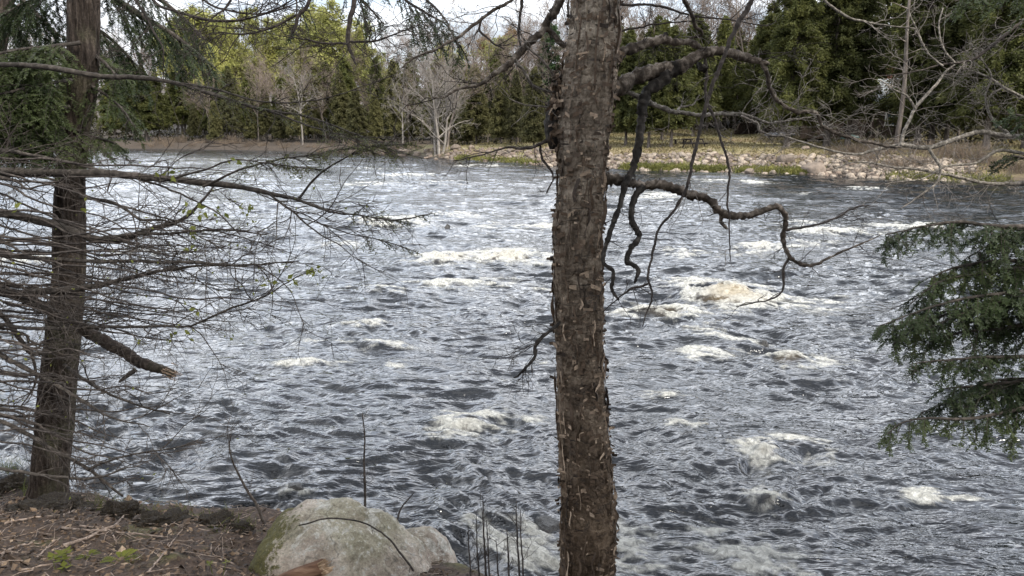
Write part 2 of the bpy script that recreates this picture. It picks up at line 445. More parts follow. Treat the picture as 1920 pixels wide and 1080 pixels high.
# slow bends of the current warp every finer wave
wx = x + 0.9 * pn2(x * 0.21, y * 0.21, 1) + 0.22 * pn2(x * 0.8, y * 0.8, 2)
wy = y + 0.9 * pn2(x * 0.21 + 40, y * 0.21, 1) + 0.22 * pn2(x * 0.8 + 9, y * 0.8, 2)
ca, sa = math.cos(R(-14)), math.sin(R(-14))
ux = (ca * wx + sa * wy) * 0.44; uy = -sa * wx + ca * wy   # crests a little longer across the view
calm = 0.46 + 0.52 * smooth(-0.35, 0.35, pn2(wx * 0.13 + 5, wy * 0.19, 9)) + 0.34 * smooth(-0.3, 0.4, pn2(wx * 0.34 + 5, wy * 0.62, 10))
z = np.zeros_like(x)
crest = np.zeros_like(x); hc = np.zeros_like(x)
for lam, amp, sh, sd_ in ((5.2, .10, 0, 21), (2.7, .105, 1, 22), (1.45, .085, 1, 23), (0.80, .075, 1, 24), (0.43, .068, 1, 25), (0.23, .056, 1, 26), (0.12, .034, 1, 27), (0.07, .018, 1, 28)):
    n = pn2(ux / lam + sd_, uy / lam, sd_)
    if sh:
        r_ = 1 - np.abs(n) * 1.9                           # sharp crest, round trough
        h = 0.55 * r_ + 0.45 * n * 1.2 - 0.2
    else:
        h = n
    fade = smooth(1.3, 2.6, lam / sp_y)
    z += amp * h * calm * fade * (0.45 + 0.55 * smooth(5, 16, y) if lam > .7 else (0.8 + 0.2 * smooth(5, 14, y) if lam > .4 else 1.0))
    if lam in (0.8, 0.43, 0.23, 0.12): hc += (h - 0.22) * fade * {.8: 1.0, .43: .9, .23: .7, .12: .5}[lam]
    if lam in (2.7, 1.45, 0.8):
        crest += np.maximum(h - 0.25, 0) * {2.7: 1.0, 1.45: .9, 0.8: .6}[lam]
foam = np.zeros_like(x); tea = np.zeros_like(x)
fz = 0.5 + 0.5 * pn2(ux * 2.1, uy * 2.6, 31) + 0.35 * pn2(ux * 5.3, uy * 6.1, 32) + 0.25 * pn2(ux * 12, uy * 13, 33)
for (px, py, hw, hd, st, hump) in FOAM:
    c0 = W(px, py); d = np.linalg.norm(c0 - CAM)
    a = max(hw * .85 / FPX * d, 0.08)
    yb = W(px, py - hd)[1] - c0[1]; b = max(min(yb, a * 1.1), 0.08)
    u = (x - c0[0]) / a; w = (y - c0[1]) / b
    near = (np.abs(u) < 4) & (np.abs(w) < 4)
    un, wv = u[near], w[near]
    q = un * un + wv * wv + 0.75 * pn2(x[near] / a * 2.0, y[near] / b * 2.0, 35) + 0.45 * pn2(x[near] / a * 5, y[near] / b * 4, 36)
    g = np.exp(-np.maximum(q, 0) * 0.62)
    st = st * (.62 if py < 372 else (1.45 if py > 770 else 1.0))
    foam[near] = np.maximum(foam[near], st * g)
    tx = (x - c0[0] - 1.3 * a) / (2.3 * a); tw = (y - c0[1] + .5 * b) / (1.15 * b)      # thin trail of bubbles drifting downstream
    tn = (np.abs(tx) < 2.5) & (np.abs(tw) < 2.5)
    foam[tn] = np.maximum(foam[tn], .34 * st * np.exp(-(tx[tn] ** 2 + tw[tn] ** 2 + .9 * pn2(x[tn] / a * .9, y[tn] / b * 2.5, 37)) * .9))
    z[near] += hump * 0.7 * np.exp(-(un * un * 0.9 + (wv + 0.25) ** 2 * 1.6)) * (0.6 + 0.8 * fz[near])
    tea[near] += st * hump * 2.6 * np.exp(-(un * un * 1.4 + (wv + 0.5) ** 2 * 3.0))
hk = smooth(-0.55, 0.75, hc)                              # bubbles ride on the small crests, the hollows stay clear
s1 = 1 - 2.6 * np.abs(pn2(ux * 2.6 + 7, uy * 3.4, 45)); s2 = 1 - 2.6 * np.abs(pn2(ux * 6.5, uy * 7.5 + 3, 46)); s3 = 1 - 2.6 * np.abs(pn2(ux * 15, uy * 15, 47))
lace = np.clip(0.12 + 0.62 * s1 + 0.48 * s2 + 0.30 * s3, 0, 1.35)
fo = np.clip(foam * 2.3 * lace * (0.4 + 0.9 * hk), 0, 1.15)
gust = smooth(-0.1, 0.5, pn2(x * 0.22 + 3, y * 0.16, 41))
ct = np.quantile(crest, 0.90)
fo = np.maximum(fo, np.clip((crest - ct) * 6.0, 0, 0.9) * (0.25 + 0.75 * gust) * np.clip(lace, 0, 1.2) * (0.1 + 1.2 * hk))
z += 0.042 * np.clip(foam * 1.4, 0, 1) * (lace - 0.5) * np.clip(y / 12, 0.35, 1.6)
mb = MB(); mb.add(np.stack([x, y, z], -1), grid(nc, nr)[:, ::-1], fo)
me = mb.mesh('river', True, 'foam')
at = me.attributes.new('tea', 'FLOAT', 'POINT'); at.data.foreach_set('value', np.clip(tea, 0, 1).astype(np.float32))
m, nt, bs = mat_new('river_water')
v = coords(nt)
va = coords(nt, (.5, 1.2, 1))
wv_ = node(nt, 'ShaderNodeTexNoise', {'Vector': va, 'Scale': 1.3, 'Detail': 2.0}).outputs['Color']
vb = node(nt, 'ShaderNodeMixRGB' if False else 'ShaderNodeVectorMath', {0: wv_, 1: (.5, .5, .5)}, operation='MULTIPLY').outputs[0]
vc = node(nt, 'ShaderNodeVectorMath', {0: va, 1: vb}, operation='ADD').outputs[0]
rd_ = node(nt, 'ShaderNodeTexNoise', {'Vector': vc, 'Scale': 3.0, 'Detail': 3.0, 'Roughness': .5, 'Lacunarity': 2.1, 'Offset': .85, 'Gain': 2.2}, noise_type='RIDGED_MULTIFRACTAL', normalize=False).outputs['Fac']
n1 = noise(nt, vc, 9.0, 3, .55, .3)
fa = node(nt, 'ShaderNodeAttribute', attribute_name='foam').outputs['Fac']
ta = node(nt, 'ShaderNodeAttribute', attribute_name='tea').outputs['Fac']
fn = noise(nt, v, 16.0, 6, 0.75, 1.5)
fr = node(nt, 'ShaderNodeMath', {0: node(nt, 'ShaderNodeMath', {0: noise(nt, v, 7.0, 5, 0.68, 1.8), 1: 0.5}, operation='SUBTRACT').outputs[0]}, operation='ABSOLUTE').outputs[0]
fr = node(nt, 'ShaderNodeMath', {0: fr, 1: -4.5, 2: 0.75}, operation='MULTIPLY_ADD').outputs[0]      # lacy strings of bubbles
fn2 = node(nt, 'ShaderNodeMath', {0: fn, 1: 1.6, 2: -0.55}, operation='MULTIPLY_ADD').outputs[0]
fs = node(nt, 'ShaderNodeMath', {0: fr, 1: 0.55, 2: fn2}, operation='MULTIPLY_ADD').outputs[0]
fs = node(nt, 'ShaderNodeMath', {0: fs, 1: 0.3}, operation='ADD').outputs[0]
fs = node(nt, 'ShaderNodeMath', {0: fs, 1: fa}, operation='MULTIPLY').outputs[0]
fs = node(nt, 'ShaderNodeMath', {0: fa, 1: 0.25, 2: fs}, operation='MULTIPLY_ADD').outputs[0]
fm = ramp(nt, fs, [(0.16, (0, 0, 0)), (0.30, (0.35, 0.35, 0.35)), (0.50, (1, 1, 1))])
wc = mixc(nt, ramp(nt, ta, [(0.1, (0, 0, 0)), (0.9, (0.85, 0.85, 0.85))]), (0.012, 0.0135, 0.016), (0.16, 0.105, 0.032))
nt.links.new(wc, bs.inputs['Base Color'])
bs.inputs['Roughness'].default_value = 0.05
bs.inputs['IOR'].default_value = 1.62
hh = node(nt, 'ShaderNodeMath', {0: rd_, 1: .35, 2: n1}, operation='MULTIPLY_ADD').outputs[0]
bump(nt, bs, hh, 1.0, 0.03)
fb = node(nt, 'ShaderNodeBsdfPrincipled', {'Roughness': 0.7})
fc = mixc(nt, ramp(nt, ta, [(0.2, (0, 0, 0)), (1.0, (0.7, 0.7, 0.7))]), ramp(nt, noise(nt, v, 16.0, 6, 0.75, 0.8), [(0.36, (0.28, 0.28, 0.265)), (0.48, (0.56, 0.55, 0.50)), (0.62, (0.82, 0.81, 0.75))]), (0.50, 0.37, 0.19))
nt.links.new(fc, fb.inputs['Base Color'])
bb = node(nt, 'ShaderNodeBump', {'Height': fn, 'Strength': 1.0, 'Distance': 0.10})
nt.links.new(bb.outputs[0], fb.inputs['Normal'])
mx = node(nt, 'ShaderNodeMixShader', {0: fm})
nt.links.new(bs.outputs[0], mx.inputs[1]); nt.links.new(fb.outputs[0], mx.inputs[2])
nt.links.new(mx.outputs[0], nt.nodes['Material Output'].inputs[0])
tag(link('river', me, m), kind='structure')
# ------------------------------------------------------------------ far bank vegetation
M['conifer'] = leaf_mat('hemlock_foliage', (0.050, 0.060, 0.022), (0.135, 0.140, 0.046), 0.9, 0.46, 0.30)
M['cedar'] = leaf_mat('cedar_foliage', (0.080, 0.080, 0.036), (0.155, 0.148, 0.066), 0.8, 0.46, 0.28)
M['pine'] = leaf_mat('pine_foliage', (0.028, 0.052, 0.026), (0.075, 0.115, 0.046), 0.8, 0.25, 0.15)
M['bud'] = leaf_mat('spring_leaf', (0.22, 0.235, 0.07), (0.42, 0.41, 0.15), 0.5, 0.45, 0.25)
M['bud_tan'] = leaf_mat('spring_catkin', (0.20, 0.13, 0.05), (0.34, 0.22, 0.09), 0.5, 0.45, 0.15)
M['trunk_far'] = bark_mat('grey_brown_bark', (0.05, 0.042, 0.036), (0.12, 0.10, 0.085), (0.22, 0.19, 0.165), 6, (1, 1, 0.2), 0.03, rand=0.35)
M['twig_far'] = bark_mat('bare_twig_bark', (0.10, 0.078, 0.064), (0.17, 0.135, 0.112), (0.26, 0.215, 0.18), 3, (1, 1, 0.5), 0.01, rand=0.25)
M['twig_pale'] = bark_mat('pale_twig_bark', (0.13, 0.115, 0.10), (0.21, 0.19, 0.17), (0.31, 0.285, 0.255), 5, (1, 1, 0.3), 0.01)
M['brush'] = bark_mat('dry_brush_stem', (0.085, 0.066, 0.05), (0.15, 0.115, 0.085), (0.23, 0.185, 0.14), 5, (1, 1, 0.5), 0.01, rand=0.25)

def conifer(H, base, Rm, nb, per, card, droop, seed, expo=0.8, r0=0.14, lean=0.03, tilt=0.9):
    g = np.random.default_rng(seed)
    tk = MB(); cr = MB()
    zz = np.linspace(-0.3, H * 0.98, 14)
    ax = np.stack([lean * H * 0.3 * np.sin(zz / H * 2.2 + seed), lean * H * 0.3 * np.cos(zz / H * 1.7 + seed * 2), zz], 1)
    rr = r0 * (1 - zz / H * 0.96) ** 0.8 * (1 + 0.5 * np.exp(-np.maximum(zz, 0) * 3))
    tk.tube(ax, np.maximum(rr, 0.012), 8, 0.05)
    C, U, V = [], [], []
    zb = H * base
    for i in range(nb):
        f = g.random() ** 1.15
        h = zb + (H * 0.985 - zb) * f
        L = Rm * max(0.06, (1 - f) ** expo) * g.uniform(0.55, 1.12) * (0.62 + 0.38 * min(1, (f + 0.03) / 0.12))
        az = g.uniform(0, 2 * math.pi)
        up = g.uniform(0.0, 0.35) + 0.45 * f
        t = np.linspace(0, 1, 6)[:, None]
        d0 = np.array([math.cos(az), math.sin(az), 0])
        o = np.array([np.interp(h, zz, ax[:, 0]), np.interp(h, zz, ax[:, 1]), h])
        pts = o + d0 * L * t + np.array([0, 0, 1.0]) * L * (up * t - (up * 0.6 + droop) * t ** 2)
        tk.tube(pts, np.linspace(0.025 + 0.008 * L, 0.006, 6), 3)
        n = max(3, int(per * L))
        s = g.uniform(0.12, 1.0, n) ** 0.8
        c = np.stack([np.interp(s, t[:, 0], pts[:, k]) for k in range(3)], 1)
        side = np.array([-d0[1], d0[0], 0])
        sg = g.choice([-1, 1], n) * g.uniform(0.2, 1.0, n)
        dr = d0 * g.uniform(0.5, 1.0, (n, 1)) + side * sg[:, None] + np.array([0, 0, 1.0]) * g.uniform(-1.1, 0.35, (n, 1))
        dr /= np.linalg.norm(dr, axis=1)[:, None]
        ln = card[0] * g.uniform(0.6, 1.3, n)[:, None]
        w = np.cross(dr, np.array([0, 0, 1.0]) + tilt * g.normal(size=(n, 3)))
        w /= np.linalg.norm(w, axis=1)[:, None] + 1e-9
        c = c + np.array([0, 0, 1.0]) * g.normal(size=(n, 1)) * 0.16 * (0.4 + L / 3) + dr * ln * 0.8 + side * (sg * 0.25 * L * (1 - s * 0.5) * g.random(n))[:, None]
        C.append(c); U.append(dr * ln); V.append(w * card[1] * g.uniform(0.6, 1.3, (n, 1)))
    C = np.concatenate(C); U = np.concatenate(U); V = np.concatenate(V)
    cr.cards(C, U, V)
    return tk.mesh('trunk'), cr.mesh('crown', False)

def skeleton(mb, tips, g, p, d, L, r, lvl, spec, up):
    n = spec['seg'][lvl]
    pts = [p]; dd = d.copy()
    for k in range(n):
        dd = dd + g.normal(size=3) * spec['wob'][lvl] + np.array([0, 0, up[lvl]])
        dd /= np.linalg.norm(dd)
        pts.append(pts[-1] + dd * L / n)
    pts = np.array(pts)
    rad = np.linspace(r, r * spec['tap'][lvl], n + 1)
    mb[min(lvl, len(mb) - 1)].tube(pts, rad, spec['side'][lvl], 0.0, cap=False)
    if lvl + 1 >= len(spec['seg']):
        tips.append(pts[-1]); tips.append(pts[len(pts) // 2]); return
    m = spec['kids'][lvl]
    m = int(m * g.uniform(0.75, 1.25) + 0.5)
    for j in range(m):
        t = spec['from'][lvl] + (1 - spec['from'][lvl]) * (j + g.random()) / m
        q = t * n; i = min(int(q), n - 1)
        b = pts[i] + (pts[i + 1] - pts[i]) * (q - i)
        ax = pts[i + 1] - pts[i]; ax /= np.linalg.norm(ax)
        rn = np.cross(ax, g.normal(size=3)); rn /= np.linalg.norm(rn) + 1e-9
        a = g.uniform(*spec['ang'][lvl])
        nd = ax * math.cos(a) + rn * math.sin(a)
        skeleton(mb, tips, g, b, nd, L * g.uniform(*spec['len'][lvl]) * (1.15 - 0.55 * t), max((r + (r * spec['tap'][lvl] - r) * t) * 0.6, spec['rmin']), lvl + 1, spec, up)
BARE = dict(seg=[9, 6, 4, 3, 2], wob=[.06, .14, .2, .25, .2], tap=[.15, .25, .35, .5, .6], side=[7, 5, 4, 3, 3], kids=[13, 7, 5, 3],
            ang=[(.45, .85), (.5, .9), (.5, 1.0), (.5, 1.0)], len=[(.28, .42), (.4, .6), (.45, .65), (.5, .7)], rmin=.014)
BARE['from'] = [.3, .2, .2, .2]
def bare_tree(H, seed, r0=0.15, leaf=0, lsize=0.09, spec=BARE, stems=1, low=None):
    g = np.random.default_rng(seed)
    sp2 = dict(spec)
    if low is not None: sp2['from'] = [low] + spec['from'][1:]
    a, b = MB(), MB(); tips = []
    for k in range(stems):
        an = k * 2 * math.pi / stems + seed
        o = np.array([math.cos(an), math.sin(an), 0]) * (0.32 if stems > 1 else 0)
        dr = np.array([math.cos(an) * (.16 if stems > 1 else .03), math.sin(an) * (.16 if stems > 1 else .03), 1.0])
        skeleton([a, b], tips, g, o + np.array([0, 0, -0.2]), dr, H * (1 if k == 0 else g.uniform(.7, .95)), r0, 0, sp2, [.02, .07, .06, .04, .02])
    lv = None
    if leaf:
        T = np.array(tips); T = T[g.random(len(T)) < 0.85]
        n = len(T) * leaf
        c = np.repeat(T, leaf, 0) + g.normal(size=(n, 3)) * 0.16
        u = g.normal(size=(n, 3)); u /= np.linalg.norm(u, axis=1)[:, None]
        w = np.cross(u, g.normal(size=(n, 3))); w /= np.linalg.norm(w, axis=1)[:, None]
        l = MB(); s = lsize * g.uniform(.5, 1.2, (n, 1))
        l.cards(c, u * s, w * s * 0.6); lv = l.mesh('leaves', False)
    return a.mesh('trunk'), b.mesh('crown'), lv

def spot(px, s):
    """point of the far land in the column of a photo pixel, s metres inland of the waterline"""
    y = np.linspace(25, 260, 3000); x = (px - 960) / FPX * y * 1.02
    k = np.nonzero(shore_s(x, y) >= s)[0]
    k = k[0] if len(k) else -1
    return np.array([x[k], y[k], land_z(x[k], y[k]) - 0.05])

def proto_tree(kind, meshes, mats):
    r = empty(kind); kids = []
    for (nm, me, mt) in zip(('trunk', 'crown', 'leaves'), meshes, mats):
        if me is not None:
            kids.append(link(nm, me, mt, r))
    return [r, kids, False]
def plant(proto, loc, rz, sc, label, cat, group):
    if not proto[2]:
        o = proto[0]; proto[2] = True
        o.location = loc; o.rotation_euler = (0, 0, rz); o.scale = (sc, sc, sc)
    else:
        o = copy_tree(proto[0], proto[1], loc, rz, sc)
    return tag(o, label, cat, group)

CM, TM = M['conifer'], M['trunk_far']
cedars = [proto_tree('cedar_tree', conifer(11, 0.10 + .02 * k, 2.1, 380, 50, (0.13, 0.045), .24, 30 + k, 0.5 + .08 * k, 0.13), (TM, M['cedar'])) for k in range(4)]
hemlocks = [proto_tree('hemlock_tree', conifer(13, 0.15 + .02 * k, 2.9, 340, 52, (0.145, 0.047), .2, 40 + k, 0.5 + .07 * k, 0.17), (TM, CM)) for k in range(4)]
bighem = [proto_tree('hemlock_tree', conifer(16, 0.14 + .015 * k, 3.4, 340, 88, (0.105, 0.036), .2, 50 + k, 0.58, 0.22), (TM, CM)) for k in range(3)]
pines = [proto_tree('pine_tree', conifer(14, 0.3, 2.6, 110, 60, (0.20, 0.06), -.02, 60 + k, 0.6, 0.2, tilt=2.0), (TM, M['pine'])) for k in range(2)]
poles = [proto_tree('slender_conifer', conifer(9, 0.38, 1.0, 70, 30, (0.2, 0.07), .2, 70 + k, 0.7, 0.075, 0.05), (TM, CM)) for k in range(3)]
bares = [proto_tree('bare_tree', bare_tree(15, 80 + k)[:2], (TM, M['twig_far'])) for k in range(4)]
buds = [proto_tree('budding_tree', bare_tree(14.5, 90 + k, leaf=4, lsize=0.11), (TM, M['twig_far'], M['bud'])) for k in range(3)]
tans = [proto_tree('budding_tree', bare_tree(13.5, 97, leaf=4, lsize=0.08), (TM, M['twig_far'], M['bud_tan']))]

g = np.random.default_rng(3)
def many(protos, xs, s_rng, sc_rng, label, cat, group, jit=8):
    for i, px in enumerate(xs):
        o = plant(protos[int(g.integers(len(protos)))], spot(px + g.uniform(-jit, jit), g.uniform(*s_rng)), g.uniform(0, 6.28), g.uniform(*sc_rng), label, cat, group)
        wd = g.uniform(.85, 1.3); o.scale = (o.scale[0] * wd, o.scale[1] * wd, o.scale[2])

# front row of olive cedars on the far bank, centre and left of the photo
many(cedars, np.linspace(395, 1000, 20), (4.5, 11), (.5, .98), 'olive green cedar in the front row on the far bank', 'tree', 'cedars in the front row of the far bank', 10)
many(hemlocks, np.linspace(330, 1060, 22), (12, 24), (.65, 1.0), 'dark green hemlock close behind the cedars of the far bank', 'tree', 'hemlocks behind the cedars', 16)
many(hemlocks, np.linspace(-120, 320, 12), (8, 20), (.75, 1.0), 'hemlock on the far upstream bank behind bare foreground twigs', 'tree', 'hemlocks on the upstream far bank', 20)
many(poles, np.linspace(420, 1080, 34), (10, 26), (.7, 1.0), 'slender bare-stemmed conifer in the dark edge of the far wood', 'tree', 'slender stems in the dark edge of the far wood', 12)
many(buds, np.linspace(360, 690, 20), (24, 46), (1.0, 1.28), 'yellow-green budding tree rising behind the far cedars', 'tree', 'budding trees behind the cedars', 14)
many(buds, [870, 900, 700, 455, 400], (20, 26), (.8, .9), 'yellow-green budding tree showing just above the cedar tops', 'tree', 'budding trees at the cedar tops', 8)
many(tans, [925, 938], (30, 36), (.92, 1.0), 'tan orange budding tree left of the birch trunk', 'tree', 'tan budding trees', 4)
many(bares, np.linspace(-100, 1080, 62), (30, 58), (1.0, 1.2), 'bare grey-brown tree at the skyline behind the conifers', 'tree', 'bare trees along the skyline', 16)
many(bares, np.linspace(400, 1100, 30), (5, 24), (.5, .9), 'bare brown tree standing in among the far bank cedars', 'tree', 'bare trees among the cedars', 12)
plant(pines[0], spot(1030, 18), 1.0, .92, 'dark blue-green pine just left of the birch trunk', 'tree', None)
plant(pines[1], spot(1085, 24), 2.0, 1.05, 'dark blue-green pine partly hidden behind the birch trunk', 'tree', None)

# picnic ground side: trunks whose feet can be read off the photograph
for k, (px, py, sc, pr, lab) in enumerate([
        (1172, 272, .72, hemlocks[0], 'dark hemlock at the lawn edge just right of the birch trunk'),
        (1218, 277, .78, hemlocks[1], 'hemlock with thick flared trunk left of the picnic table'),
        (1256, 277, .76, hemlocks[2], 'hemlock with straight grey trunk nearest the picnic table'),
        (1240, 264, .85, hemlocks[3], 'hemlock standing farther back left of the picnic table'),
        (1298, 256, .95, hemlocks[0], 'tall hemlock behind the picnic table'),
        (1477, 277, .92, bighem[0], 'large hemlock with dark trunk at the lawn edge above the riprap'),
        (1550, 276, .95, bighem[1], 'large hemlock with lime green lower boughs beside the turned-over boat'),
        (1592, 274, .90, bighem[2], 'large hemlock with short black trunk right of the turned-over boat'),
        (1715, 276, .98, bighem[0], 'hemlock with leaning trunk in front of the cabin'),
        (1742, 272, .90, bighem[1], 'hemlock with dark trunk in the group right of the cabin'),
        (1768, 271, .85, bighem[2], 'hemlock with grey trunk rightmost of the group by the cabin'),
        (1850, 281, .95, bighem[0], 'hemlock with thick trunk above the brushy shore at the right'),
        (1925, 280, 1.0, bighem[1], 'hemlock at the right end of the far bank')]):
    plant(pr, G(px, py), k * 1.3, sc, lab, 'tree', 'hemlocks around the picnic lawn')
many(hemlocks, np.linspace(1130, 1420, 11), (33, 48), (.85, 1.05), 'hemlock in the wood behind the picnic lawn', 'tree', 'hemlocks behind the picnic lawn', 12)
many(bighem, np.linspace(1400, 2080, 14), (26, 46), (.85, 1.1), 'tall hemlock in the dense wood around the cabin', 'tree', 'hemlocks in the wood around the cabin', 14)
many(poles, np.linspace(1130, 1480, 26), (30, 42), (.8, 1.1), 'slender bare-stemmed conifer behind the picnic lawn', 'tree', 'slender stems behind the picnic lawn', 10)
many(poles, np.linspace(1480, 1940, 12), (20, 34), (.8, 1.1), 'slender bare-stemmed conifer near the cabin', 'tree', 'slender stems near the cabin', 14)
many(bares, np.linspace(1110, 1420, 24), (38, 60), (1.0, 1.25), 'tall bare pinkish-brown tree behind the picnic lawn hemlocks', 'tree', 'bare trees behind the picnic lawn', 12)
many(bares, np.linspace(1480, 2050, 10), (30, 50), (.9, 1.15), 'bare grey tree standing among the cabin hemlocks', 'tree', 'bare trees among the cabin hemlocks', 20)

# the wood behind the photographer, which shades the near bank
for (x_, y_, k, sc) in [(5.5, -4.0, 0, .9), (1.0, -9.5, 2, 1.0), (-7, -6.5, 0, 1.0), (8, -9, 1, 1.0)]:
    plant(bighem[k], (x_, y_, 1.3), k * 2 + x_, sc, 'tall hemlock in the wood on the near bank behind the viewpoint', 'tree', 'hemlocks behind the viewpoint')
# single trees that stand out
SILV = dict(BARE); SILV['rmin'] = .012; SILV['kids'] = [12, 6, 4, 2]; SILV['len'] = [(.38, .55)] + BARE['len'][1:]; SILV['ang'] = [(.6, 1.1)] + BARE['ang'][1:]
a_, b_, _ = bare_tree(10.5, 121, 0.16, spec=SILV, stems=4, low=.16)
r = empty('bare_tree', spot(828, 1.6)); link('trunk', a_, M['twig_pale'], r); link('crown', b_, M['twig_pale'], r)
tag(r, 'pale grey many-stemmed bare tree leaning over the far waterline', 'tree')
a_, b_, _ = bare_tree(6.5, 122, 0.12, spec=SILV, low=.25)
r = empty('bare_tree', spot(764, 3.0), 1.0); link('trunk', a_, M['twig_pale'], r); link('crown', b_, M['twig_pale'], r)
tag(r, 'small pale bare tree left of the many-stemmed one on the far bank', 'tree')
a_, b_, _ = bare_tree(9.5, 123, 0.13, spec=SILV, low=.35)
r = empty('birch_tree', spot(582, 4.0), 2.0); link('trunk', a_, M['twig_pale'], r); link('crown', b_, M['twig_pale'], r)
tag(r, 'pale birch in front of the cedars on the far bank', 'tree')
mb = MB(); b0 = G(1678, 286)
hh_ = 13.0
zz = np.linspace(-.2, hh_, 22)
mb.tube(np.stack([0.16 * np.sin(zz * .5), 0.1 * np.cos(zz * .4), zz], 1), .155 * (1 - zz / hh_ * .75) + .02, 10, 0.06)
sn = MB(); gq = np.random.default_rng(9)
for h in (3.6, 4.1, 5.4, 6.0, 7.2, 8.1, 9.3):
    az = gq.uniform(0, 6.28); d0 = np.array([math.cos(az), math.sin(az), .35])
    p0 = np.array([0.16 * math.sin(h * .5), 0.1 * math.cos(h * .4), h]); L = gq.uniform(.7, 1.9)
    pts = p0 + d0 * L * np.linspace(0, 1, 6)[:, None] + gq.normal(size=(6, 3)) * .05 * np.linspace(0, 1, 6)[:, None]
    sn.tube(pts, np.linspace(.05, .012, 6), 5)
r = empty('dead_tree', b0); mb.build('trunk', M['trunk_far'], r); sn.build('branch_stub', M['trunk_far'], r)
tag(r, 'tall grey dead trunk with snapped limbs in front of the cabin', 'tree')

# dry brush along the far shore
def brush_mesh(seed, n=70, H=1.3):
    q = np.random.default_rng(seed); b = MB()
    for k in range(n):
        o = np.array([q.normal() * .45, q.normal() * .45, -.05]); d = np.array([q.normal() * .35, q.normal() * .35, 1.0])
        L = H * q.uniform(.4, 1.1); t = np.linspace(0, 1, 4)[:, None]
        pts = o + d * L * t + q.normal(size=(4, 3)) * .08 * t
        b.tube(pts, np.linspace(.013, .006, 4), 3, cap=False)
        for j in range(3):
            i = q.integers(1, 3); p0 = pts[i]
            b.tube(np.stack([p0, p0 + (d + q.normal(size=3) * .7) * L * .3]), [.008, .004], 3, cap=False)
    return b.mesh('dry_brush')
bms = [brush_mesh(200 + k) for k in range(3)]
def brushes(xs, s_rng, sc_rng, label, group):
    for px in xs:
        o = link('dry_brush', bms[int(g.integers(3))], M['brush'])
        o.location = spot(px + g.uniform(-6, 6), g.uniform(*s_rng)); o.rotation_euler = (0, 0, g.uniform(0, 6.28))
        s_ = g.uniform(*sc_rng); o.scale = (s_ * 1.3, s_ * 1.3, s_)
        tag(o, label, 'shrub', group)
brushes(np.linspace(300, 480, 14), (1.5, 6), (.5, .95), 'russet leafless brush on the upstream far bank', 'russet brush on the upstream far bank')
brushes(np.linspace(490, 840, 26), (.8, 4), (.35, .7), 'low tan brush at the foot of the cedars', 'tan brush at the foot of the cedars')
brushes(np.linspace(1540, 1930, 24), (2.2, 6.5), (.45, .8), 'tangled grey-brown brush on the stony shore below the cabin', 'brush on the shore below the cabin')

# dark undergrowth under the trees: nobody could count it
mb = MB(); n = 15000
px_ = g.uniform(-250, 2150, n); C = np.zeros((n, 3))
yy_ = np.linspace(25, 240, 900)
ss = np.where(px_ < 1100, g.uniform(9, 42, n), np.where(px_ < 1480, g.uniform(34, 58, n), g.uniform(15, 46, n)))
for i in range(n):
    xx_ = (px_[i] - 960) / FPX * yy_ * 1.02
    k = min(np.searchsorted(shore_s(xx_, yy_), ss[i]), 899)
    C[i] = (xx_[k] + g.normal() * .8, yy_[k] + g.normal() * .8, 0)
C[:, 2] = land_z(C[:, 0], C[:, 1]) + g.uniform(0, 1.0, n) ** 2 * 1.9
u = g.normal(size=(n, 3)); u /= np.linalg.norm(u, axis=1)[:, None]; w = np.cross(u, g.normal(size=(n, 3))); w /= np.linalg.norm(w, axis=1)[:, None]
s_ = g.uniform(.1, .3, (n, 1)); mb.cards(C, u * s_, w * s_ * .35)
tag(mb.build('undergrowth', leaf_mat('undergrowth', (0.012, 0.014, 0.008), (0.05, 0.045, 0.022), .5, .15), smooth_=False), kind='stuff')

# ------------------------------------------------------------------ stones of the far shore
def rock_mesh(seed, flat=.7, sub=2, rough=.25):
    import bmesh
    bm = bmesh.new(); bmesh.ops.create_icosphere(bm, subdivisions=sub, radius=1.0)
    co = np.array([v.co[:] for v in bm.verts])
    q = np.random.default_rng(seed)
    d = 1 + rough * fbm3(co * 1.1 + q.uniform(0, 50, 3), 3, seed % 7)
    for k in range(7):                                   # broken faces
        nv = q.normal(size=3); nv /= np.linalg.norm(nv); h = q.uniform(.62, .9)
        dt = co @ nv * d
        d = np.where(dt > h, d * (h + (dt - h) * .15) / np.maximum(dt, 1e-6), d)
    co = co * d[:, None] * np.array([1, q.uniform(.75, 1.0), flat])
    for v, c in zip(bm.verts, co): v.co = c
    me = bpy.data.meshes.new('rock'); bm.to_mesh(me); bm.free()
    for p in me.polygons: p.use_smooth = sub > 2
    return me
m, nt, bs = mat_new('shore_stone')
v = coords(nt)
oi = nt.nodes.new('ShaderNodeObjectInfo')
n1 = noise(nt, v, 2.2, 5, .65); 
geo = nt.nodes.new('ShaderNodeNewGeometry')
c = ramp(nt, geo.outputs['Random Per Island'], [(0, (.10, .08, .066)), (.4, (.20, .152, .118)), (.75, (.175, .148, .125)), (1, (.29, .245, .20))])
c2 = ramp(nt, oi.outputs['Random'], [(0, (.72, .70, .68)), (1, (1.22, 1.18, 1.12))])
c = mixc(nt, 1.0, mixc(nt, 1.0, c, c2, 'MULTIPLY'), ramp(nt, n1, [(.3, (.6, .6, .6)), (.7, (1.25, 1.25, 1.25))]), 'MULTIPLY')
nt.links.new(c, bs.inputs['Base Color']); bs.inputs['Roughness'].default_value = .9
bump(nt, bs, n1, .6, .05)
M['stone'] = m
rocks = [rock_mesh(300 + k, .62 + .05 * k) for k in range(6)]
for k in rocks: k.materials.append(m)
RV = []
for me in rocks:
    V = np.zeros(len(me.vertices) * 3); me.vertices.foreach_get('co', V); RV.append(V.reshape(-1, 3))
RF = [np.array([p.vertices[:] for p in me.polygons]) for me in rocks]
cand = []
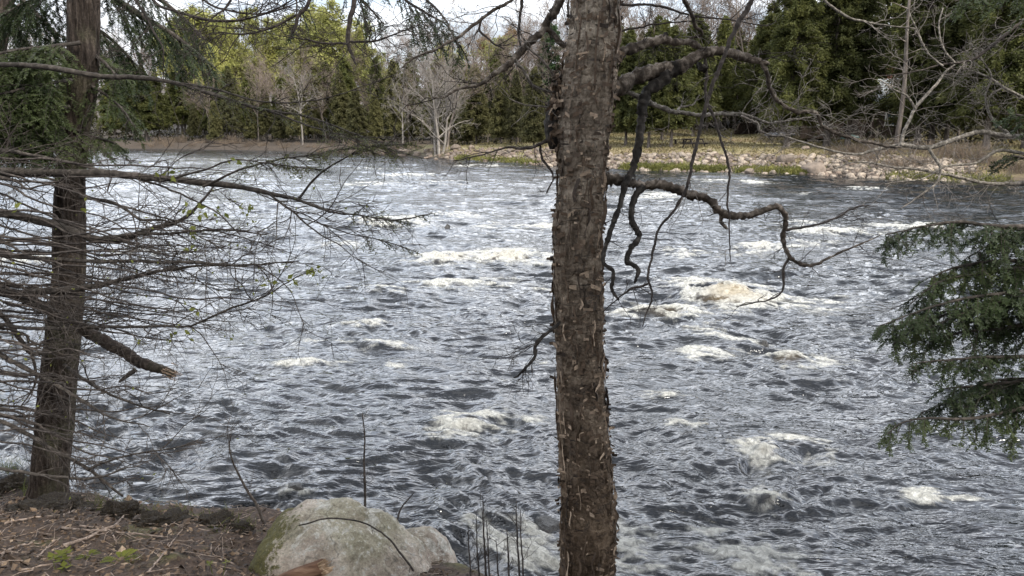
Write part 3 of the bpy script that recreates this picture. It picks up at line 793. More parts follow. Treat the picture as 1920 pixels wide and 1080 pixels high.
for k in range(3400):
    px = g.uniform(800, 1800); s = g.uniform(-.35, 4.4) if px > 1120 else g.uniform(-.3, 3.2 + (px - 800) / 320 * 2.5)
    if px < 900 and g.random() < .5: continue
    p = spot(px, max(s, 0.001)) if s > 0 else spot(px, .001) + np.array([0, s, 0])
    r_ = 0.10 + 0.18 * g.random() ** 2.4
    cand.append((r_ / p[1], px, s, r_, p))
cand.sort(key=lambda t: -t[0])
mbs = MB()
for i, (_, px, s, r_, p) in enumerate(cand):
    k = int(g.integers(6)); rz = g.uniform(0, 6.28); z = land_z(p[0], p[1]) + r_ * .28
    if i < 280:
        o = link('riprap_rock', rocks[k]); o.location = (p[0], p[1], z); o.rotation_euler = (g.uniform(-.3, .3), g.uniform(-.3, .3), rz)
        o.scale = (r_ * 1.15, r_, r_)
        if px < 1130: tag(o, 'tan riprap rock on the grassy slope left of the birch trunk', 'rock', 'riprap left of the birch trunk')
        elif s < 2.2: tag(o, 'riprap rock low at the waterline of the far bank', 'rock', 'riprap at the far waterline')
        elif s < 4.4: tag(o, 'riprap rock midway up the far stony slope', 'rock', 'riprap midway up the slope')
        else: tag(o, 'riprap rock along the top of the far stony slope', 'rock', 'riprap at the top of the slope')
    else:
        c_, s2 = math.cos(rz), math.sin(rz)
        Vr = RV[k] @ np.array([[c_, s2, 0], [-s2, c_, 0], [0, 0, 1]]) * r_ + np.array([p[0], p[1], z])
        mbs.add(Vr, RF[k])
tag(mbs.build('riprap', M['stone'], smooth_=False), kind='stuff')
for k, (px, py, w, lab) in enumerate([
        (1526, 317, 40, 'broad tan boulder at the waterline below the large hemlocks'),
        (1472, 298, 34, 'rounded grey boulder high on the riprap below the dark trunk'),
        (1510, 278, 16, 'small grey boulder on the lawn edge right of the dark trunk'),
        (758, 285, 30, 'pinkish boulder at the far waterline left of the many-stemmed tree'),
        (722, 286, 16, 'small pinkish stone left of the far waterline boulder'),
        (782, 288, 16, 'small pinkish stone right of the far waterline boulder'),
        (855, 276, 20, 'pale stone in the brush right of the many-stemmed tree'),
        (884, 276, 16, 'pale stone at the right end of the far bank brush'),
        (1040, 296, 20, 'pale block of stone beside the birch trunk edge'),
        (1330, 282, 10, 'pinkish stone in front of the picnic table'),
        (1405, 322, 18, 'flat grey stone awash at the far waterline'),
        (1640, 322, 26, 'tan boulder in the brush below the cabin')]):
    p = G(px, py + w * .2) if py < 318 else W(px, py + w * .15, .05); d = np.linalg.norm(p - CAM); r_ = w / 2 / FPX * d
    me = rock_mesh(330 + k, .62, 3, .3); me.materials.append(M['stone'])
    o = link('boulder', me); o.location = p + np.array([0, 0, r_ * .3]); o.rotation_euler = (0, 0, k * 1.1); o.scale = (r_, r_, r_)
    tag(o, lab, 'boulder')
# bright moss and grass strip at the far waterline
mb = MB(); n = 16000
xs_ = np.concatenate([g.uniform(1165, 1345, n // 2), g.uniform(1375, 1500, n // 4), g.uniform(1650, 1860, n // 8), g.uniform(860, 1000, n // 8)])
for px in xs_:
    p = spot(px, max(0.05, abs(g.normal()) * .55)); p[0] += g.normal() * .25
    p[2] = land_z(p[0], p[1]) + .03 + (0.12 if g.random() < .5 else .02)
    mb.v.append(p[None]);
P0 = np.concatenate(mb.v); mb = MB(); n = len(P0)
u = np.stack([g.normal(size=n) * .05, g.normal(size=n) * .05, g.uniform(.04, .15, n)], 1); w = np.stack([g.uniform(.012, .03, n), g.normal(size=n) * .012, np.zeros(n)], 1)
mb.cards(P0 + u * .5, u, w)
tag(mb.build('shore_grass', leaf_mat('shore_grass', (.06, .066, .02), (.155, .15, .045), .8, .3), smooth_=False), kind='stuff')
# lawn grass
mb = MB(); n = 26000
px_ = g.uniform(840, 1900, n); ss = g.uniform(2.5, 35, n); C = np.zeros((n, 3)); yy_ = np.linspace(25, 140, 900)
for i in range(n):
    xx_ = (px_[i] - 960) / FPX * yy_ * 1.02
    k = min(np.searchsorted(shore_s(xx_, yy_), ss[i]), 899); C[i] = (xx_[k] + g.normal() * .1, yy_[k] + g.normal() * .15, 0)
C[:, 2] = land_z(C[:, 0], C[:, 1])
u = np.stack([g.normal(size=n) * .05, g.normal(size=n) * .05, g.uniform(.03, .10, n)], 1); w = np.stack([g.uniform(.02, .05, n), g.normal(size=n) * .02, np.zeros(n)], 1)
mb.cards(C + u * .6, u, w)
tag(mb.build('lawn_grass', leaf_mat('lawn_grass', (.145, .118, .066), (.19, .17, .085), .35, .3), smooth_=False), kind='stuff')

# ------------------------------------------------------------------ picnic table, boat, woodpile, cabin
def box(mb, c, h, ax=None):
    c = np.asarray(c, float); h = np.asarray(h, float)
    ax = np.eye(3) if ax is None else np.asarray(ax, float)
    s = np.array([[-1, -1, -1], [1, -1, -1], [1, 1, -1], [-1, 1, -1], [-1, -1, 1], [1, -1, 1], [1, 1, 1], [-1, 1, 1]])
    V = c + (s * h) @ ax
    F = [[0, 3, 2, 1], [4, 5, 6, 7], [0, 1, 5, 4], [1, 2, 6, 5], [2, 3, 7, 6], [3, 0, 4, 7]]
    mb.add(V, F)
def bar(mb, a, b, wy, wz):
    a = np.asarray(a, float); b = np.asarray(b, float); d = b - a; L = np.linalg.norm(d); x_ = d / L
    y_ = np.cross([0, 0, 1.0], x_) if abs(x_[2]) < .95 else np.array([0, 1.0, 0]); y_ /= np.linalg.norm(y_); z_ = np.cross(x_, y_)
    box(mb, (a + b) / 2, (L / 2, wy / 2, wz / 2), [x_, y_, z_])
M['dark_wood'] = bark_mat('weathered_dark_wood', (0.018, 0.015, 0.014), (0.034, 0.028, 0.025), (0.06, 0.05, 0.045), 9, (.3, 3, 3), .004)
t = empty('picnic_table', G(1301, 278), R(28))
mb = MB()
for k in range(5): box(mb, (0, -.32 + .16 * k, .745), (.95, .073, .02))
mb.build('tabletop', M['dark_wood'], t, False)
for s_ in (-1, 1):
    mb = MB()
    for k in range(2): box(mb, (0, s_ * (.60 + .15 * k), .435), (.95, .068, .02))
    mb.build('bench_seat', M['dark_wood'], t, False)
for s_ in (-.62, .62):
    mb = MB()
    bar(mb, (s_, -.25, .72), (s_, -.70, 0), .04, .10); bar(mb, (s_ + .042, .25, .72), (s_ + .042, .70, 0), .04, .10)
    bar(mb, (s_ + .085, -.80, .385), (s_ + .085, .80, .385), .04, .09); bar(mb, (s_ - .044, -.36, .69), (s_ - .044, .36, .69), .04, .07)
    bar(mb, (s_ * .96, 0, .40), (s_ * .3, 0, .70), .04, .07)
    mb.build('leg_frame', M['dark_wood'], t, False)
tag(t, 'dark wooden picnic table with attached benches on the far lawn', 'picnic table')
# plank bench beside it
t = empty('plank_bench', G(1274, 271), R(20))
mb = MB(); box(mb, (0, 0, .43), (.55, .14, .025)); mb.build('seat', M['dark_wood'], t, False)
for s_ in (-.4, .4):
    mb = MB(); box(mb, (s_, 0, .2), (.03, .12, .204)); mb.build('leg', M['dark_wood'], t, False)
tag(t, 'low brown plank bench just left of the picnic table', 'bench')
# turned-over boat
def hull(L, Wd, Hh, mat, name, loc, rz, label):
    q = empty(name, loc, rz); a = np.linspace(-1, 1, 25); b = np.linspace(0, math.pi, 13)
    A, B = np.meshgrid(a, b, indexing='ij'); wv = (1 - np.abs(A) ** 2.6) * .98 + .02
    V = np.stack([A * L / 2, -np.cos(B) * Wd / 2 * wv, np.sin(B) ** .7 * Hh * (wv ** .35) * (1 - .12 * A ** 2) + .05 * A ** 4], -1)
    m1 = MB(); m1.add(V.reshape(-1, 3), grid(25, 13)); m1.build('hull', mat, q)
    m2 = MB()
    for sg in (0, -1): m2.tube(V[:, sg] + np.array([0, 0, .02]), np.full(25, .03), 6)
    m2.build('gunwale', M['dark_wood'], q)
    m3 = MB(); m3.tube(V[:, 6] + np.array([0, 0, .012]), np.full(25, .02), 5); m3.build('keel', mat, q)
    return tag(q, label, 'boat')
mg, nt, bs = mat_new('green_paint'); v = coords(nt)
nt.links.new(ramp(nt, noise(nt, v, 3, 4), [(.3, (.008, .030, .028)), (.7, (.014, .055, .048))]), bs.inputs['Base Color']); bs.inputs['Roughness'].default_value = .5
hull(3.9, .95, .52, mg, 'rowing_boat', G(1622, 262) + np.array([0, .8, 0]), R(8), 'dark green boat lying upside down beneath the hemlocks')
mg2, nt, bs = mat_new('grey_aluminium'); v = coords(nt)
nt.links.new(ramp(nt, noise(nt, v, 4, 4), [(.3, (.16, .16, .165)), (.7, (.26, .26, .27))]), bs.inputs['Base Color']); bs.inputs['Roughness'].default_value = .55
hull(2.9, .85, .42, mg2, 'rowing_boat', G(1462, 256), R(-12), 'grey boat lying upside down behind the dark hemlock trunk')
# split firewood
wp = empty('woodpile', G(1418, 252), R(4)); mb = MB(); q = np.random.default_rng(12)
for iz in range(7):
    for ix in range(22 - iz):
        r_ = q.uniform(.08, .12); xx_ = -2.4 + ix * .22 + iz * .1 + q.normal() * .02
        mb.tube(np.array([[xx_, -.25 + q.normal() * .04, .1 + iz * .18], [xx_, .25, .1 + iz * .18 + q.normal() * .01]]), [r_, r_], 7)
mb.build('logs', bark_mat('split_log', (.03, .024, .02), (.075, .055, .042), (.16, .12, .085), 7, (1, 1, 1), .02), wp, False)
tag(wp, 'dark stack of firewood at the back of the picnic lawn', 'woodpile')
# cabin
cb = empty('cabin', G(1655, 262) + np.array([0, 5, 0]), R(-24))
cb.location[2] = land_z(cb.location[0], cb.location[1]) - .1
M['cabin_wall'] = bark_mat('stained_board', (.018, .013, .010), (.032, .023, .018), (.05, .038, .03), 5, (1, 1, .08), .01)
M['roof'] = bark_mat('weathered_metal_roof', (.20, .22, .23), (.28, .30, .31), (.36, .38, .39), 3, (6, .6, 1), .01, .45)
mb = MB(); Lx, Ly, Hw, Hr = 4.6, 3.2, 2.9, 2.1
box(mb, (0, 0, Hw / 2), (Lx, Ly, Hw / 2))
V = [(-Lx, -Ly, Hw), (-Lx, Ly, Hw), (-Lx, 0, Hw + Hr), (Lx, -Ly, Hw), (Lx, Ly, Hw), (Lx, 0, Hw + Hr)]
mb.add(V, [[0, 2, 1], [3, 4, 5]]); mb.build('wall', M['cabin_wall'], cb, False)
mb = MB(); sl = math.atan2(Hr, Ly)
for s_ in (-1, 1):
    wd = math.hypot(Ly, Hr) / 2 + .3
    cx = np.array([0, s_ * (Ly / 2 + .22 * math.cos(sl)), Hw + Hr / 2 - .22 * math.sin(sl) + .09])
    box(mb, cx, (Lx + .5, wd, .05), [[1, 0, 0], [0, s_ * math.cos(sl), -math.sin(sl)], [0, s_ * math.sin(sl), math.cos(sl)]])
rf = mb.build('roof', M['roof'], cb, False)
mb = MB(); box(mb, (2.2, .9, Hw + Hr + .3), (.3, .3, .8)); mb.build('chimney', bark_mat('chimney_brick', (.14, .06, .045), (.2, .09, .065), (.26, .13, .1), 8), rf, False)
mgl, nt, bs = mat_new('window_glass'); bs.inputs['Base Color'].default_value = (.05, .06, .065, 1); bs.inputs['Roughness'].default_value = .08
mtr, nt, bs = mat_new('white_trim'); bs.inputs['Base Color'].default_value = (.5, .5, .48, 1); bs.inputs['Roughness'].default_value = .6
for wx_ in (-2.8, 2.6):
    mb = MB()
    for (cx, cz, hx, hz) in ((0, .55, .5, .05), (0, -.55, .5, .05), (-.45, 0, .05, .5), (.45, 0, .05, .5), (0, 0, .025, .5)):
        box(mb, (wx_ + cx, -Ly - .03, 1.7 + cz), (hx, .03, hz))
    f_ = mb.build('window', mtr, cb, False)
    mb = MB(); box(mb, (wx_, -Ly - .012, 1.7), (.42, .01, .5)); mb.build('pane', mgl, f_, False)
mb = MB(); box(mb, (-.4, -Ly - .03, 1.05), (.45, .03, 1.05)); d_ = mb.build('door', M['dark_wood'], cb, False)
mb = MB(); mb.tube([(-.1, -Ly - .12, 1.0), (-.1, -Ly - .05, 1.0)], [.03, .03], 8); mb.build('handle', mg2, d_)
tag(cb, 'dark brown cabin with grey metal gable roof among the hemlocks', 'cabin')
# ------------------------------------------------------------------ foreground branch tools
def trace(pts, d0, d1=None, step=0.02, wob=0.0, q=None):
    """a branch seen in the photograph: rows of (px, py, width px) run from depth d0 to d1 -> 3-D points and radii"""
    p = np.asarray(pts, float); d1 = d0 if d1 is None else d1
    L = np.concatenate([[0], np.cumsum(np.linalg.norm(np.diff(p[:, :2], axis=0), axis=1))]); L /= L[-1]
    d = d0 + (d1 - d0) * L
    X = np.array([P(a[0], a[1], dd) for a, dd in zip(p, d)])
    r = p[:, 2] / 2 / FPX * d
    S = spline(np.concatenate([X, r[:, None]], 1), step)
    X, r = S[:, :3], np.maximum(S[:, 3], 0.0006)
    if wob and q is not None and len(X) > 4:
        n = len(X); k = np.cumsum(q.normal(size=(n, 3)), 0) * wob
        t = np.linspace(0, 1, n)[:, None]
        X = X + (k - k[:1] * (1 - t) - k[-1:] * t) * 0.5
    return X, r
def twig(mb, q, p, d, L, r, lvl=1, zig=.22, up=0.02, kids=4, tips=None, n=None):
    n = n or max(4, int(L / 0.025)); n = min(n, 14)
    pts = [p]; dd = d / np.linalg.norm(d)
    for k in range(n):
        dd = dd + q.normal(size=3) * zig + np.array([0, 0, up]); dd /= np.linalg.norm(dd)
        pts.append(pts[-1] + dd * L / n)
    pts = np.array(pts)
    mb.tube(pts, np.linspace(r, max(r * .3, .0006), n + 1), 4 if r < .003 else 5, cap=False)
    if tips is not None: tips.append((pts[-1], pts[-1] - pts[-2]))
    if lvl > 0:
        for j in range(max(1, int(kids * q.uniform(.6, 1.4)))):
            i = int(q.integers(max(1, n // 4), n)); ax = pts[i] - pts[i - 1]; ax /= np.linalg.norm(ax)
            s = np.cross(ax, q.normal(size=3)); s /= np.linalg.norm(s)
            a = q.uniform(.5, 1.0)
            twig(mb, q, pts[i], ax * math.cos(a) + s * math.sin(a), L * q.uniform(.3, .6), max(r * .6, .0007), lvl - 1, zig, up, kids, tips)
def twigs_on(mb, q, X, r, n, L, rr=.0022, lvl=1, start=.15, zig=.22, up=.02, flat=None, tips=None, kids=3):
    for k in range(n):
        i = int(q.integers(int(len(X) * start), len(X) - 1)); i = max(1, i)
        ax = X[i] - X[i - 1]; ax /= np.linalg.norm(ax) + 1e-9
        if flat is None:
            s = np.cross(ax, q.normal(size=3))
        else:
            s = np.cross(ax, np.array([0, 0, 1.0]) + flat * q.normal(size=3)) * q.choice([-1, 1])
        s /= np.linalg.norm(s) + 1e-9
        a = q.uniform(.55, 1.15)
        twig(mb, q, X[i], ax * math.cos(a) + s * math.sin(a), L * q.uniform(.5, 1.3), min(rr, r[i] * .8), lvl, zig, up, kids, tips)

# ------------------------------------------------------------------ the birch trunk in the middle of the view
m, nt, bs = mat_new('yellow_birch_bark')
v = coords(nt)
sz = node(nt, 'ShaderNodeSeparateXYZ', {'Vector': v}).outputs['Z']
lent = noise(nt, coords(nt, (9, 9, 95)), 1.0, 3, .6)                       # dark sideways dashes
band = noise(nt, coords(nt, (8, 8, 15)), 1.0, 6, .7)
plate = noise(nt, coords(nt, (15, 15, 9)), 1.0, 6, .7, 1.0)
fine = noise(nt, v, 120, 4, .65)
hgt = ramp(nt, node(nt, 'ShaderNodeMapRange', {'Value': sz, 'From Min': 1.5, 'From Max': 3.5}).outputs[0], [(0, (0, 0, 0)), (1, (1, 1, 1))])
lo_ = ramp(nt, band, [(.3, (.036, .023, .014)), (.5, (.092, .061, .037)), (.7, (.17, .122, .08))])    # brown old bark low down
hi_ = ramp(nt, band, [(.3, (.075, .058, .042)), (.48, (.20, .162, .122)), (.68, (.42, .36, .285))])   # silvery papery bark above
c = mixc(nt, hgt, lo_, hi_)
c = mixc(nt, ramp(nt, lent, [(.60, (0, 0, 0)), (.68, (.85, .85, .85))]), c, (.022, .017, .014))
c = mixc(nt, ramp(nt, plate, [(.56, (0, 0, 0)), (.66, (.8, .8, .8))]), c, (.030, .023, .018))
c = mixc(nt, 1.0, c, ramp(nt, fine, [(.3, (.7, .7, .7)), (.7, (1.3, 1.3, 1.3))]), 'MULTIPLY')
nt.links.new(c, bs.inputs['Base Color']); bs.inputs['Roughness'].default_value = .75; bs.inputs['Specular IOR Level'].default_value = .3
hsum = node(nt, 'ShaderNodeMath', {0: lent, 1: -.8, 2: node(nt, 'ShaderNodeMath', {0: band, 1: fine}, operation='ADD').outputs[0]}, operation='MULTIPLY_ADD').outputs[0]
bump(nt, bs, hsum, .9, .006)
M['birch'] = m
def curl_mat(name, c0, c1, c2):
    m, nt, bs = mat_new(name)
    gi = nt.nodes.new('ShaderNodeNewGeometry')
    c = ramp(nt, gi.outputs['Random Per Island'], [(0, c0), (.35, c1), (.75, c1), (.9, c2)])
    c = mixc(nt, 1.0, c, ramp(nt, noise(nt, coords(nt, (1, 1, 4)), 60, 3), [(.3, (.6, .6, .6)), (.7, (1.3, 1.3, 1.3))]), 'MULTIPLY')
    nt.links.new(c, bs.inputs['Base Color']); bs.inputs['Roughness'].default_value = .8
    return m
M['curl'] = curl_mat('peeling_birch_bark', (.022, .015, .010), (.095, .062, .038), (.36, .27, .19))
M['limb'] = bark_mat('birch_limb_bark', (.022, .017, .013), (.082, .066, .052), (.28, .24, .20), 34, (1, 1, 1), .006)
M['limb_pale'] = bark_mat('birch_limb_pale_bark', (.05, .043, .036), (.16, .145, .125), (.34, .31, .275), 60, (1, 1, 1), .003)
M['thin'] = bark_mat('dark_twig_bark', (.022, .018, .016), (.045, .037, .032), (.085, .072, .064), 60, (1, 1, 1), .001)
M['thin_pale'] = bark_mat('sunlit_twig_bark', (.08, .07, .062), (.17, .15, .132), (.30, .275, .25), 60, (1, 1, 1), .001)  # pale twig bark with the sunlit look put into its colour
M['dead_black'] = bark_mat('blackened_wood', (.012, .010, .009), (.030, .026, .022), (.075, .065, .056), 40, (1, 1, 1), .004)

DB = 2.62
SIL = np.array([(-420, 1098, 1182), (-200, 1082, 1172), (0, 1068, 1160), (60, 1065, 1161), (130, 1056, 1158), (180, 1050, 1153), (230, 1046, 1145), (280, 1047, 1140), (320, 1047, 1136), (360, 1044, 1134),
                (430, 1037, 1128), (500, 1037, 1128), (600, 1040, 1132), (700, 1043, 1135), (800, 1045, 1141), (900, 1048, 1151), (1000, 1050, 1155), (1080, 1047, 1152), (1180, 1040, 1160), (1300, 1022, 1182), (1420, 990, 1215)], float)
zr = np.linspace(SIL[-1, 0], SIL[0, 0], 1250)                # rows, bottom to top
lf = np.interp(zr, SIL[:, 0], SIL[:, 1]); rt = np.interp(zr, SIL[:, 0], SIL[:, 2])
AX = np.array([P((a + b) / 2, y_, DB) for a, b, y_ in zip(lf, rt, zr)])
AX[:, 1] = DB * cp + 0.02 * np.sin(AX[:, 2] * 1.3) + (AX[:, 1].mean() - DB * cp) * 0
dep = (AX - CAM) @ FW                                        # keep the traced outline at the straightened depth
AX[:, 0] = ((lf + rt) / 2 - 960) / FPX * dep
AX[:, 2] = CAM[2] + (AX[:, 1] * (-sp) - (zr - 540) / FPX * dep * 0) * 0 + np.array([(CAM + d_ * (FW - (y_ - 540) / FPX * UP))[2] for d_, y_ in zip(dep, zr)])
# depth along each sight line so that the axis stays upright
for i, y_ in enumerate(zr):
    r_ = ray((lf[i] + rt[i]) / 2, y_); AX[i] = CAM + r_ * (DB / r_[1])
RAD = (rt - lf) / 2 / FPX * (DB / np.array([ray(960, y_)[1] for y_ in zr]))
na = 220
an = np.linspace(0, 2 * math.pi, na, endpoint=False)
A_, I_ = np.meshgrid(an, np.arange(len(zr)))
ca_, sa_ = np.cos(A_), np.sin(A_)
hz = AX[I_, 2]
sm = np.stack([ca_ * .1, sa_ * .1, hz], -1).reshape(-1, 3)
disp = 0.0055 * fbm3(sm * np.array([9, 9, 5.0]), 3, 3) + 0.0042 * fbm3(sm * np.array([26, 26, 20.0]), 3, 4) + 0.0014 * pn3(sm * np.array([22, 22, 70.0]), 5)
seam = fbm3(sm * np.array([11, 11, 1.6]), 3, 6)              # long upright seams where sheets of bark overlap
disp = disp + 0.009 * np.clip(1 - np.abs(seam) * 7, 0, 1) - 0.003 * (np.abs(pn3(sm * np.array([40, 40, 24.0]), 8)) < .07)
rr_ = RAD[I_] * .925 + disp.reshape(A_.shape)
V = np.stack([AX[I_, 0] + ca_ * rr_, AX[I_, 1] + sa_ * rr_, hz], -1)
i = np.arange(len(zr) - 1)[:, None] * na; j = np.arange(na)[None, :]; j2 = (j + 1) % na
F = np.stack([i + j, i + j2, i + na + j2, i + na + j], -1).reshape(-1, 4)
birch = empty('birch_tree', (0, 0, 0))
mb = MB(); mb.add(V.reshape(-1, 3), F); mb.build('trunk', M['birch'], birch)
# curls of peeling bark
def curls(mb, q, n, zlo, zhi, size, vertical, lift=(.4, 1.6), back=.25):
    for k in range(n):
        z = q.uniform(zlo, zhi); i = int(np.argmin(np.abs(AX[:, 2] - z)))
        a = q.uniform(-math.pi - back, back) if q.random() < .9 or back < 0 else q.uniform(0, 6.28)                  # mostly the side towards the river path
        R0 = RAD[i] + .001; L = size[0] * q.uniform(.4, 1.5); w = size[1] * q.uniform(.5, 1.4)
        m_ = 6; t = np.linspace(0, 1, m_); cu = q.uniform(*lift)
        if vertical:                                          # strip standing along the trunk, one long edge curling out
            u = np.linspace(0, 1, 4)
            T, U = np.meshgrid(np.linspace(-.5, .5, 8), u, indexing='ij')
            aa = a + (U * w * np.cos(U * cu)) / R0 + .12 * np.sin(T * 5 + k) * w / R0 * 3
            rad = R0 + w * .8 * np.sin(U * cu) * (1 - 1.6 * np.abs(T) ** 1.5) * (.7 + .5 * np.sin(T * 9 + k))
            zz_ = z + T * L + .002 * np.sin(U * 4 + k)
        else:                                                 # sideways flake peeling from one end
            T, U = np.meshgrid(t, np.linspace(-.5, .5, 3), indexing='ij')
            sg = q.choice([-1, 1])
            aa = a + sg * (L * np.sin(T * cu) / max(cu, .1)) / R0
            rad = R0 + L * (1 - np.cos(T * cu)) / max(cu, .1) * .8
            zz_ = z + U * w * (1 - .5 * T * q.uniform(0, 1)) + T * L * q.uniform(-.5, .3)
        ii = np.clip(np.searchsorted(AX[:, 2], zz_), 0, len(AX) - 1)
        mb.add(np.stack([AX[ii, 0] + np.cos(aa) * rad, AX[ii, 1] + np.sin(aa) * rad, zz_], -1).reshape(-1, 3), grid(*T.shape))
q = np.random.default_rng(21)
mb = MB()
curls(mb, q, 1500, 1.0, 4.3, (.012, .008), False, (.3, 1.4))
curls(mb, q, 620, 1.0, 4.3, (.028, .013), False, (.6, 2.3), .1)
curls(mb, q, 190, 1.1, 4.3, (.08, .012), True, (.6, 1.7))
curls(mb, q, 40, 1.2, 4.3, (.20, .015), True, (.7, 2.0))
mb.build('peeling_bark', M['curl'], birch)
# dark burl and open wound on the left side
mb = MB()
X, r = trace([(1062, 120, 14), (1050, 165, 26), (1043, 200, 34), (1040, 235, 38), (1039, 262, 30), (1036, 280, 12)], DB - .02, DB - .03, .006)
rq = np.random.default_rng(5)
n_ = 26; t_ = np.arange(n_) * 2 * math.pi / n_
VV = []
for k in range(len(X)):
    q3 = np.stack([np.cos(t_), np.sin(t_), np.full(n_, X[k, 2] * 20)], 1)
    rad = r[k] * (1 + .30 * fbm3(q3 * np.array([1.6, 1.6, 1.0]) + 7, 3, 2))
    VV.append(np.stack([X[k, 0] + np.cos(t_) * rad, X[k, 1] + np.sin(t_) * rad, np.full(n_, X[k, 2])], 1))
VV = np.concatenate(VV); i = np.arange(len(X) - 1)[:, None] * n_; j = np.arange(n_)[None, :]; j2 = (j + 1) % n_
mb.add(VV, np.stack([i + j, i + n_ + j, i + n_ + j2, i + j2], -1).reshape(-1, 4))
mb.build('burl', M['dead_black'], birch)
mb = MB()
for k in range(90):                                         # ragged bark round the burl
    px, py = rq.uniform(1030, 1062), rq.uniform(130, 284); p = P(px, py, DB - .06 - .03 * rq.random())
    d = np.array([rq.normal() * .6 - .3, -rq.random(), rq.normal() * .8 - .6]); d /= np.linalg.norm(d)
    s = np.cross(d, rq.normal(size=3)); s /= np.linalg.norm(s); L = rq.uniform(.008, .03); w = rq.uniform(.003, .009)
    T, U = np.meshgrid(np.linspace(0, 1, 5), np.array([-1, 1.0]), indexing='ij'); nrm = np.cross(d, s)
    V = p + (T * L)[..., None] * d + (U * w)[..., None] * s + (T ** 2 * L * .5)[..., None] * nrm
    mb.add(V.reshape(-1, 3), grid(5, 2))
mb.build('ragged_bark', M['curl'], birch)

